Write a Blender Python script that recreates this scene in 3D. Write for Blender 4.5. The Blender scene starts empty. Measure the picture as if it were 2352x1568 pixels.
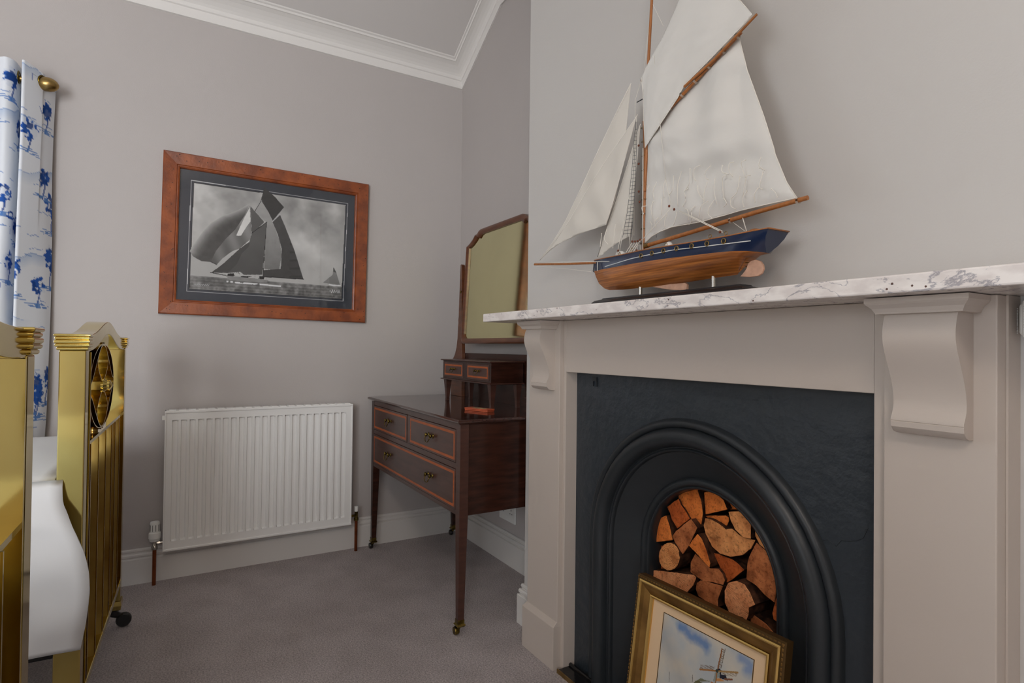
import bpy, bmesh, math, random
import numpy as np
from mathutils import Vector, Matrix
random.seed(7); RNG = np.random.RandomState(5)
SC = bpy.context.scene; COL = SC.collection
# ------------------------------------------------------------------ camera, world, light, exposure
def make_camera():
    yaw, pit, rol = (math.radians(a) for a in (149.29, .656, .660))
    f = Vector((math.cos(yaw)*math.cos(pit), math.sin(yaw)*math.cos(pit), math.sin(pit)))
    r = Vector((math.sin(yaw), -math.cos(yaw), 0)); u = r.cross(f)
    c, s = math.cos(rol), math.sin(rol)
    r, u = c*r+s*u, -s*r+c*u
    cd = bpy.data.cameras.new('camera'); cd.sensor_width = 36; cd.lens = 1327.4*36/2352; cd.clip_start = .02
    co = bpy.data.objects.new('camera', cd); COL.objects.link(co)
    m = Matrix((r, u, -f)).transposed().to_4x4(); m.translation = (2.945, -1.406, 1.02)
    co.matrix_world = m; SC.camera = co
make_camera()
SC.cycles.use_denoising = True
SC.cycles.max_bounces = 12; SC.cycles.glossy_bounces = 8; SC.cycles.diffuse_bounces = 6
SC.cycles.sample_clamp_indirect = 6
SC.view_settings.view_transform = 'Standard'; SC.view_settings.look = 'None'
SC.view_settings.exposure = -0.20; SC.view_settings.gamma = 1.0; SC.view_settings.use_curve_mapping = False
w = bpy.data.worlds.new('sky'); SC.world = w; w.use_nodes = True
w.node_tree.nodes['Background'].inputs[0].default_value = (.62, .78, 1, 1)
w.node_tree.nodes['Background'].inputs[1].default_value = 1.0
def area(name, loc, rot, sx, sy, power, col):
    l = bpy.data.lights.new(name, 'AREA'); l.shape = 'RECTANGLE'; l.size = sx; l.size_y = sy; l.energy = power; l.color = col
    o = bpy.data.objects.new(name, l); COL.objects.link(o); o.location = loc; o.rotation_euler = rot; return o
R90 = math.pi/2
area('daylight_left_window', (-.20, -2.75, 1.62), (0, -R90, 0), 1.35, 1.10, 98, (.82, .91, 1))      # sky light entering the window beside the curtain
area('front_fill_light', (3.0, -4.47, 1.10), (R90, 0, 0), 1.5, 1.9, 55, (.93, .96, 1))      # added fill light, set in an invented window behind the camera
area('right_fill_light', (4.80, -3.30, 1.30), (0, R90, 0), 1.9, 1.50, 165, (.95, .97, 1))      # strongest added fill, set in an invented right-wall window out of frame
bl = bpy.data.lights.new('warm_fill_bulb', 'POINT'); bl.energy = 40; bl.color = (1, .88, .77); bl.shadow_soft_size = .20  # unseen warm lamp, added as fill without a fitting
bo = bpy.data.objects.new('warm_fill_bulb', bl); COL.objects.link(bo); bo.location = (3.75, -1.88, 2.35)

# ------------------------------------------------------------------ materials
def srgb(r, g, b):
    f = lambda c: ((c/255+.055)/1.055)**2.4 if c > 10 else c/255/12.92
    return (f(r), f(g), f(b), 1)
MATS = {}
def mat(name, col, rough=.6, metal=0, var=0, vscale=8, bump=0, bscale=60, spec=.5, stretch=(1,1,1), col2=None, detail=4, coat=0, trans=0):
    m = bpy.data.materials.new(name); m.use_nodes = True; nt = m.node_tree; N = nt.nodes; L = nt.links
    p = N['Principled BSDF']; p.inputs['Base Color'].default_value = col; p.inputs['Roughness'].default_value = rough
    p.inputs['Metallic'].default_value = metal; p.inputs['Specular IOR Level'].default_value = spec
    if coat: p.inputs['Coat Weight'].default_value = coat; p.inputs['Coat Roughness'].default_value = .08
    tc = N.new('ShaderNodeTexCoord'); mp = N.new('ShaderNodeMapping'); mp.inputs['Scale'].default_value = stretch
    L.new(tc.outputs['Object'], mp.inputs[0])
    if var or col2:
        n = N.new('ShaderNodeTexNoise'); n.inputs['Scale'].default_value = vscale; n.inputs['Detail'].default_value = detail
        L.new(mp.outputs[0], n.inputs['Vector'])
        cr = N.new('ShaderNodeValToRGB'); L.new(n.outputs[0], cr.inputs[0])
        c2 = col2 or tuple(max(0, c*(1-var)) for c in col[:3])+(1,)
        cr.color_ramp.elements[0].position = .35; cr.color_ramp.elements[1].position = .68
        cr.color_ramp.elements[0].color = c2; cr.color_ramp.elements[1].color = col
        L.new(cr.outputs[0], p.inputs['Base Color'])
    if bump:
        b = N.new('ShaderNodeTexNoise'); b.inputs['Scale'].default_value = bscale; b.inputs['Detail'].default_value = 5
        L.new(mp.outputs[0], b.inputs['Vector'])
        bn = N.new('ShaderNodeBump'); bn.inputs['Strength'].default_value = bump; bn.inputs['Distance'].default_value = .004
        L.new(b.outputs[0], bn.inputs['Height']); L.new(bn.outputs[0], p.inputs['Normal'])
    MATS[name] = m; return m
WALL = mat('wall_paint', srgb(183,177,174), .75, bump=.12, bscale=220, var=.02, vscale=3, spec=.25)
CHIM = mat('chimney_paint', srgb(198,195,191), .7, bump=.10, bscale=220, spec=.25)
CEIL = mat('ceiling_paint', srgb(204,200,197), .85, spec=.2)
CORN = mat('cornice_paint', srgb(222,219,215), .6, bump=.08, bscale=40, spec=.3)
SKIRT = mat('skirting_gloss', srgb(214,211,207), .35, bump=.05, bscale=30)
SURR = mat('surround_eggshell', srgb(194,183,173), .38, bump=.10, bscale=55, spec=.4)
IRON = mat('black_iron', srgb(40,45,49), .40, bump=.18, bscale=28, var=.12, vscale=6, spec=.5)
IRONP = mat('painted_black_plate', srgb(50,57,64), .30, bump=1.0, bscale=26, var=.12, vscale=5, spec=.5)
SOOT = mat('soot', srgb(16,14,13), .9)
CARPET = mat('carpet', srgb(206,197,196), .98, var=.42, vscale=190, bump=1.0, bscale=300, spec=.05)
def carpet_tone():
    N = CARPET.node_tree.nodes; L = CARPET.node_tree.links; p = N['Principled BSDF']; src = p.inputs['Base Color'].links[0].from_socket
    tc = N.new('ShaderNodeTexCoord'); n = N.new('ShaderNodeTexNoise'); n.inputs['Scale'].default_value = 7; n.inputs['Detail'].default_value = 5; L.new(tc.outputs['Object'], n.inputs['Vector'])
    r = N.new('ShaderNodeValToRGB'); r.color_ramp.elements[0].position = .38; r.color_ramp.elements[0].color = (.90, .895, .89, 1); r.color_ramp.elements[1].position = .6; L.new(n.outputs[0], r.inputs[0])
    x = N.new('ShaderNodeMixRGB'); x.blend_type = 'MULTIPLY'; x.inputs[0].default_value = 1; L.new(src, x.inputs[1]); L.new(r.outputs[0], x.inputs[2]); L.new(x.outputs[0], p.inputs['Base Color'])
carpet_tone()
WHITE = mat('radiator_white', srgb(236,236,234), .30)
WPLAST = mat('white_plastic', srgb(228,228,224), .35)
BLACK = mat('black_plastic', srgb(12,12,12), .5)
CHROME = mat('nickel', srgb(190,185,175), .22, 1)
COPPER = mat('copper_pipe', srgb(150,82,48), .30, .9, var=.3, vscale=30)
BRASS = mat('bed_brass', srgb(214,196,124), .09, 1, col2=srgb(188,162,88), vscale=5, bump=.04, bscale=9, stretch=(1,1,.5))
BRASSS = mat('slat_brass', srgb(206,180,104), .32, .85, col2=srgb(160,124,58), vscale=7, stretch=(1,1,.6))
BRASSP = mat('polished_rail', srgb(226,212,190), .05, 1)
BRASSD = mat('antique_brass', srgb(168,142,92), .30, 1, col2=srgb(140,112,62), vscale=30)
BRASSH = mat('handle_brass', srgb(150,128,62), .28, 1, col2=srgb(70,58,28), vscale=60)
MAHOG = mat('mahogany', srgb(62,34,25), .25, var=.5, vscale=9, stretch=(1,1,7), spec=.3, coat=.08)
MAHOGT = mat('mahogany_top', srgb(70,44,38), .10, var=.4, vscale=8, stretch=(1,6,1), spec=.6, coat=.4)
MAHOGF = mat('mahogany_front', srgb(80,50,41), .32, var=.35, vscale=10, stretch=(1,1,6), coat=.06)
SATIN = mat('satinwood_inlay', srgb(178,88,34), .45, var=.25, vscale=30, stretch=(1,1,3))
FRAMEW = mat('walnut_frame', srgb(106,62,38), .3, var=.4, vscale=12, stretch=(1,1,5), coat=.2)
PINE = mat('antique_pine', srgb(150,76,32), .36, col2=srgb(112,52,22), vscale=9, stretch=(1,2,2), bump=.15, bscale=40, coat=.25)
PINEV = PINE
KNOT = mat('dark_knot', srgb(34,16,8), .6)
MATB = mat('charcoal_mount', srgb(52,58,66), .75)
CREAM = mat('cream_mount', srgb(226,196,158), .8, bump=.05, bscale=200)
GILT = mat('gilt', srgb(160,122,64), .36, .7, col2=srgb(118,86,42), vscale=14)
GILTB = mat('bright_gilt', srgb(220,184,110), .25, .85)
GILTD = mat('dark_gilt', srgb(96,72,38), .5, .6)
LINEN = mat('white_bedding', srgb(208,209,210), .9, bump=.12, bscale=14, spec=.1)
SAIL = mat('sailcloth', srgb(218,216,211), .9, bump=.2, bscale=26, spec=.1)
SAILJ = mat('jib_cloth', srgb(213,208,199), .9, bump=.2, bscale=26, spec=.1)
SPAR = mat('varnished_spar', srgb(178,112,58), .35, var=.3, vscale=40, stretch=(3,3,.4))
NAVY = mat('navy_hull', srgb(17,35,68), .20, coat=.4)
CORD = mat('white_cord', srgb(232,228,218), .9)
WIRE = mat('dark_cord', srgb(48,52,58), .6)
BEAD = mat('brown_block', srgb(112,58,34), .5)
PALEW = mat('pale_wood', srgb(204,160,134), .5, var=.2, vscale=80)
STANDW = mat('black_stand', srgb(36,37,40), .35)
BARK = mat('bark', srgb(96,62,44), .95, col2=srgb(40,26,20), vscale=40, bump=1, bscale=60, spec=.1)
RUBBER = mat('black_caster', srgb(22,20,20), .35)
DARKIRON = mat('bed_iron', srgb(28,26,26), .5, .3)
REDBOX = mat('terracotta_card', srgb(196,92,58), .5, var=.2, vscale=60)
MATTR = mat('mattress_ticking', srgb(210,206,198), .9)
CURT_LINING = None
def hull_wood():
    m = mat('hull_wood', srgb(188,118,56), .32, col2=srgb(128,72,30), vscale=22, stretch=(.35,1,7), coat=.25, bump=.05, bscale=60)
    nt = m.node_tree; N = nt.nodes; L = nt.links; p = N['Principled BSDF']
    src = p.inputs['Base Color'].links[0].from_socket
    g = N.new('ShaderNodeNewGeometry'); sx = N.new('ShaderNodeSeparateXYZ'); L.new(g.outputs['Position'], sx.inputs[0])
    a = N.new('ShaderNodeMath'); a.operation = 'MULTIPLY'; a.inputs[1].default_value = 1/.0052; L.new(sx.outputs[2], a.inputs[0])
    fr = N.new('ShaderNodeMath'); fr.operation = 'FRACT'; L.new(a.outputs[0], fr.inputs[0])
    lt = N.new('ShaderNodeMath'); lt.operation = 'LESS_THAN'; lt.inputs[1].default_value = .13; L.new(fr.outputs[0], lt.inputs[0])
    mx = N.new('ShaderNodeMixRGB'); mx.inputs[2].default_value = srgb(88,46,20); L.new(lt.outputs[0], mx.inputs[0]); L.new(src, mx.inputs[1])
    ml = N.new('ShaderNodeMath'); ml.operation='MULTIPLY'; ml.inputs[1].default_value=.6; L.new(lt.outputs[0], ml.inputs[0]); L.new(ml.outputs[0], mx.inputs[0])
    L.new(mx.outputs[0], p.inputs['Base Color']); return m
HULLW = hull_wood()
def marble():
    m = bpy.data.materials.new('marble'); m.use_nodes = True; N = m.node_tree.nodes; L = m.node_tree.links; p = N['Principled BSDF']
    p.inputs['Roughness'].default_value = .22
    tc = N.new('ShaderNodeTexCoord'); mp = N.new('ShaderNodeMapping'); L.new(tc.outputs['Object'], mp.inputs[0])
    mp.inputs['Rotation'].default_value = (.3, .9, .4); mp.inputs['Scale'].default_value = (1, 1, 2.2)
    n1 = N.new('ShaderNodeTexNoise'); n1.inputs['Scale'].default_value = 6; n1.inputs['Detail'].default_value = 9; n1.inputs['Roughness'].default_value = .62; n1.inputs['Distortion'].default_value = .7; L.new(mp.outputs[0], n1.inputs[0])
    c1 = N.new('ShaderNodeValToRGB'); L.new(n1.outputs[0], c1.inputs[0]); e = c1.color_ramp.elements
    W_, G_ = srgb(236,230,225), srgb(158,156,162)
    e[0].position = .484; e[0].color = W_; e[1].position = .512; e[1].color = W_
    x = e.new(.498); x.color = G_; x = e.new(.490); x.color = srgb(214,208,206)
    n2 = N.new('ShaderNodeTexNoise'); n2.inputs['Scale'].default_value = 22; n2.inputs['Detail'].default_value = 5; L.new(mp.outputs[0], n2.inputs[0])
    c2 = N.new('ShaderNodeValToRGB'); L.new(n2.outputs[0], c2.inputs[0]); c2.color_ramp.elements[0].position = .42; c2.color_ramp.elements[1].position = .6
    c2.color_ramp.elements[0].color = srgb(222,217,217); c2.color_ramp.elements[1].color = (1, 1, 1, 1)
    mx = N.new('ShaderNodeMixRGB'); mx.blend_type = 'MULTIPLY'; mx.inputs[0].default_value = .55; L.new(c1.outputs[0], mx.inputs[1]); L.new(c2.outputs[0], mx.inputs[2])
    v = N.new('ShaderNodeTexVoronoi'); v.inputs['Scale'].default_value = 46; L.new(tc.outputs['Object'], v.inputs['Vector'])
    lt = N.new('ShaderNodeMath'); lt.operation = 'LESS_THAN'; lt.inputs[1].default_value = .085; L.new(v.outputs['Distance'], lt.inputs[0])
    m2 = N.new('ShaderNodeMixRGB'); m2.inputs[2].default_value = srgb(96,74,66); L.new(lt.outputs[0], m2.inputs[0]); L.new(mx.outputs[0], m2.inputs[1])
    L.new(m2.outputs[0], p.inputs['Base Color']); return m
MARBLE = marble()
def vcol_mat(name, rough=.8, sheen=False):
    m = bpy.data.materials.new(name); m.use_nodes = True; N = m.node_tree.nodes; L = m.node_tree.links
    p = N['Principled BSDF']; p.inputs['Roughness'].default_value = rough; p.inputs['Specular IOR Level'].default_value = .2
    a = N.new('ShaderNodeVertexColor'); a.layer_name = 'print'; L.new(a.outputs[0], p.inputs['Base Color']); return m
PRINT = vcol_mat('printed_picture'); TOILE = vcol_mat('toile_cotton', .9)
def glass():
    m = bpy.data.materials.new('picture_glass'); m.use_nodes = True; N = m.node_tree.nodes; L = m.node_tree.links
    N.remove(N['Principled BSDF']); t = N.new('ShaderNodeBsdfTransparent'); g = N.new('ShaderNodeBsdfGlossy'); g.inputs['Roughness'].default_value = .02
    fr = N.new('ShaderNodeFresnel'); fr.inputs[0].default_value = 1.5; mx = N.new('ShaderNodeMixShader')
    L.new(fr.outputs[0], mx.inputs[0]); L.new(t.outputs[0], mx.inputs[1]); L.new(g.outputs[0], mx.inputs[2]); L.new(mx.outputs[0], N['Material Output'].inputs[0]); return m
GLASS = glass()
MIRROR = mat('old_mirror', srgb(232,228,182), .06, 1, var=.10, vscale=3)
def log_mat(name, c1, c2, centre=None, rings=0.0):
    m = mat(name, c1, .8, spec=.15); N = m.node_tree.nodes; L = m.node_tree.links; p = N['Principled BSDF']
    tc = N.new('ShaderNodeTexCoord'); mp = N.new('ShaderNodeMapping'); L.new(tc.outputs['Object'], mp.inputs[0])
    cx, cz = centre; mp.inputs['Location'].default_value = (-cx, 0, -cz)
    def noise(sc, det, rough=.6):
        n = N.new('ShaderNodeTexNoise'); n.inputs['Scale'].default_value = sc; n.inputs['Detail'].default_value = det; n.inputs['Roughness'].default_value = rough; L.new(mp.outputs[0], n.inputs['Vector']); return n
    def ramp(src, a, ca, b, cb):
        r = N.new('ShaderNodeValToRGB'); e = r.color_ramp.elements; e[0].position = a; e[0].color = ca; e[1].position = b; e[1].color = cb; L.new(src.outputs[0], r.inputs[0]); return r
    def mix(mode, f, a, b):
        x = N.new('ShaderNodeMixRGB'); x.blend_type = mode; x.inputs[0].default_value = f; L.new(a.outputs[0], x.inputs[1]); L.new(b.outputs[0], x.inputs[2]); return x
    base = ramp(noise(24, 8), .36, c2, .62, c1)
    blot = ramp(noise(13, 4), .30, srgb(84, 52, 38), .43, (1, 1, 1, 1)); out = mix('MULTIPLY', .55, base, blot)
    speck = ramp(noise(150, 3), .36, srgb(70, 40, 26), .46, (1, 1, 1, 1)); out = mix('MULTIPLY', .40, out, speck)
    pale = ramp(noise(60, 4), .60, (0, 0, 0, 1), .75, srgb(120, 90, 70)); out = mix('ADD', .35, out, pale)
    if rings:
        sx = N.new('ShaderNodeSeparateXYZ'); L.new(mp.outputs[0], sx.inputs[0]); cb = N.new('ShaderNodeCombineXYZ'); L.new(sx.outputs[0], cb.inputs[0]); L.new(sx.outputs[2], cb.inputs[1])
        wv = N.new('ShaderNodeTexWave'); wv.wave_type = 'RINGS'; wv.rings_direction = 'Z'; wv.inputs['Scale'].default_value = rings; wv.inputs['Distortion'].default_value = 1.6; wv.inputs['Detail'].default_value = 3; wv.inputs['Detail Scale'].default_value = 2
        L.new(cb.outputs[0], wv.inputs[0]); rr = ramp(wv, .0, srgb(150, 96, 66), .5, (1, 1, 1, 1)); out = mix('MULTIPLY', .45, out, rr)
    L.new(out.outputs[0], p.inputs['Base Color'])
    b = noise(110, 6); bn = N.new('ShaderNodeBump'); bn.inputs['Strength'].default_value = .7; bn.inputs['Distance'].default_value = .003; L.new(b.outputs[0], bn.inputs['Height']); L.new(bn.outputs[0], p.inputs['Normal'])
    return m
LOGC = [(srgb(236,136,64), srgb(192,98,42), 0), (srgb(200,122,74), srgb(150,84,46), 0), (srgb(236,164,102), srgb(200,126,72), 0), (srgb(242,170,118), srgb(216,138,88), 95), (srgb(198,100,46), srgb(150,68,30), 0)]

# ------------------------------------------------------------------ mesh helpers
def link(name, me, m, parent=None, smooth=False):
    o = bpy.data.objects.new(name, me); COL.objects.link(o)
    if m is not None and not me.materials: me.materials.append(m)
    if smooth: me.shade_smooth()
    if parent is not None:
        o.parent = parent
        if parent.get('wl') is not None: o.location = -Vector(parent['wl'])
    return o
def thing(name, label, cat, loc=(0,0,0), group=None):
    o = bpy.data.objects.new(name, None); COL.objects.link(o); o.location = loc; o['wl'] = list(map(float, loc)); o.empty_display_size = .05
    o['label'] = label; o['category'] = cat
    if group: o['group'] = group
    return o
def tag(o, label, cat, group=None):
    o['label'] = label; o['category'] = cat
    if group: o['group'] = group
    return o
class B:
    def __init__(s): s.v = []; s.f = []; s.mi = []
    def add(s, vs, fs, mi=0):
        n = len(s.v); s.v += [tuple(map(float, v)) for v in vs]; s.f += [tuple(n+i for i in f) for f in fs]; s.mi += [mi]*len(fs); return s
    def box(s, x0, x1, y0, y1, z0, z1, mi=0):
        return s.add([(x0,y0,z0),(x1,y0,z0),(x1,y1,z0),(x0,y1,z0),(x0,y0,z1),(x1,y0,z1),(x1,y1,z1),(x0,y1,z1)],
                     [(0,3,2,1),(4,5,6,7),(0,1,5,4),(1,2,6,5),(2,3,7,6),(3,0,4,7)], mi)
    def prism(s, pts, a0, a1, ax, mi=0, capmi=None):
        """pts 2D polygon; ax axis of extrusion: 'x' pts=(y,z), 'y' pts=(x,z), 'z' pts=(x,y)"""
        def P(p, a): return {'x': (a, p[0], p[1]), 'y': (p[0], a, p[1]), 'z': (p[0], p[1], a)}[ax]
        n = len(pts); vs = [P(p, a0) for p in pts]+[P(p, a1) for p in pts]
        s.add(vs, [(i, (i+1) % n, n+(i+1) % n, n+i) for i in range(n)], mi)
        k = mi if capmi is None else capmi
        b = len(s.v)-2*n; s.f += [tuple(b+i for i in range(n-1, -1, -1)), tuple(b+n+i for i in range(n))]; s.mi += [k, k]; return s
    def tube(s, pts, r, seg=8, mi=0, caps=True):
        pts = [Vector(p) for p in pts]; n = len(pts); rr = r if isinstance(r, (list, tuple)) else [r]*n
        vs = []; ref = Vector((0,0,1))
        t0 = (pts[1]-pts[0]).normalized()
        if abs(t0.z) > .9: ref = Vector((0,1,0))
        for i, p in enumerate(pts):
            t = (pts[min(i+1, n-1)]-pts[max(i-1, 0)]).normalized(); a = ref.cross(t)
            if a.length < 1e-4: a = Vector((1,0,0)).cross(t)
            a.normalize(); b = t.cross(a)
            for k in range(seg):
                th = 2*math.pi*k/seg; vs.append(p+a*math.cos(th)*rr[i]+b*math.sin(th)*rr[i])
        fs = [(i*seg+k, i*seg+(k+1) % seg, (i+1)*seg+(k+1) % seg, (i+1)*seg+k) for i in range(n-1) for k in range(seg)]
        if caps: fs += [tuple(range(seg-1, -1, -1)), tuple((n-1)*seg+k for k in range(seg))]
        return s.add(vs, fs, mi)
    def lathe(s, prof, c, axis='z', seg=20, mi=0):
        """prof (r, h) along axis from c"""
        vs = []
        for r, h in prof:
            for k in range(seg):
                a = 2*math.pi*k/seg; x, y = r*math.cos(a), r*math.sin(a)
                vs.append({'z': (c[0]+x, c[1]+y, c[2]+h), 'y': (c[0]+x, c[1]+h, c[2]-y), 'x': (c[0]+h, c[1]+x, c[2]+y)}[axis])
        n = len(prof)
        fs = [(i*seg+k, i*seg+(k+1) % seg, (i+1)*seg+(k+1) % seg, (i+1)*seg+k) for i in range(n-1) for k in range(seg)]
        fs += [tuple(range(seg-1, -1, -1)), tuple((n-1)*seg+k for k in range(seg))]
        return s.add(vs, fs, mi)
    def ball(s, c, r, seg=10, sq=(1,1,1), mi=0):
        n = seg//2; vs = [(c[0], c[1], c[2]-r*sq[2])]
        for i in range(1, n):
            ph = -math.pi/2+math.pi*i/n
            vs += [(c[0]+r*sq[0]*math.cos(ph)*math.cos(2*math.pi*k/seg), c[1]+r*sq[1]*math.cos(ph)*math.sin(2*math.pi*k/seg), c[2]+r*sq[2]*math.sin(ph)) for k in range(seg)]
        vs.append((c[0], c[1], c[2]+r*sq[2])); m = len(vs)-1
        fs = [(0, 1+(k+1) % seg, 1+k) for k in range(seg)]
        for i in range(n-2): fs += [(1+i*seg+k, 1+i*seg+(k+1) % seg, 1+(i+1)*seg+(k+1) % seg, 1+(i+1)*seg+k) for k in range(seg)]
        b = 1+(n-2)*seg; fs += [(b+k, b+(k+1) % seg, m) for k in range(seg)]
        return s.add(vs, fs, mi)
    def sweep(s, rings, closed=False, mi=0, caps=True):
        n = len(rings[0]); vs = [v for r in rings for v in r]; m = len(rings)
        fs = [(i*n+k, i*n+(k+1) % n, ((i+1) % m)*n+(k+1) % n, ((i+1) % m)*n+k) for i in range(m if closed else m-1) for k in range(n)]
        if caps and not closed: fs += [tuple(range(n-1, -1, -1)), tuple((m-1)*n+k for k in range(n))]
        return s.add(vs, fs, mi)
    def strip(s, rows, mi=0):
        n = len(rows[0]); m = len(rows)
        return s.add([v for r in rows for v in r], [(i*n+k, i*n+k+1, (i+1)*n+k+1, (i+1)*n+k) for i in range(m-1) for k in range(n-1)], mi)
    def mesh(s, name):
        me = bpy.data.meshes.new(name); me.from_pydata(s.v, [], s.f); me.update()
        bm = bmesh.new(); bm.from_mesh(me); bmesh.ops.recalc_face_normals(bm, faces=bm.faces[:]); bm.to_mesh(me); bm.free(); return me
    def obj(s, name, m, parent=None, smooth=False, bev=0, ang=None, seg=2):
        me = s.mesh(name); ms = m if isinstance(m, (list, tuple)) else [m]
        for q in ms: me.materials.append(q)
        if len(ms) > 1 and len(me.polygons) == len(s.mi): me.polygons.foreach_set('material_index', s.mi)
        o = link(name, me, None, parent)
        if smooth: me.shade_smooth()
        if bev:
            b = o.modifiers.new('bevel', 'BEVEL'); b.width = bev; b.segments = seg; b.limit_method = 'ANGLE'; b.angle_limit = math.radians(35); b.harden_normals = False
        if ang is not None:
            me.shade_smooth(); me.set_sharp_from_angle(angle=math.radians(ang))
        return o
def struct(name, b, m, parent=None, **k):
    o = b.obj(name, m, parent, **k)
    if parent is None: o['kind'] = 'structure'
    return o
def lerp(a, b, t): return a+(b-a)*t
def resample(P, n):
    P = np.array(P, float); d = np.r_[0, np.cumsum(np.hypot(*np.diff(P[:, :2], axis=0).T))] ; t = np.linspace(0, d[-1], n)
    return np.stack([np.interp(t, d, P[:, k]) for k in range(P.shape[1])], 1)
def smooth_path(pts, n=6):
    """Catmull-Rom through pts"""
    P = [Vector(p) for p in pts]; P = [2*P[0]-P[1]]+P+[2*P[-1]-P[-2]]; out = []
    for i in range(1, len(P)-2):
        for k in range(n):
            t = k/n; a, b, c, d = P[i-1:i+3]
            out.append(.5*((2*b)+(c-a)*t+(2*a-5*b+4*c-d)*t*t+(3*b-a-3*c+d)*t**3))
    return out+[P[-2]]
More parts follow.
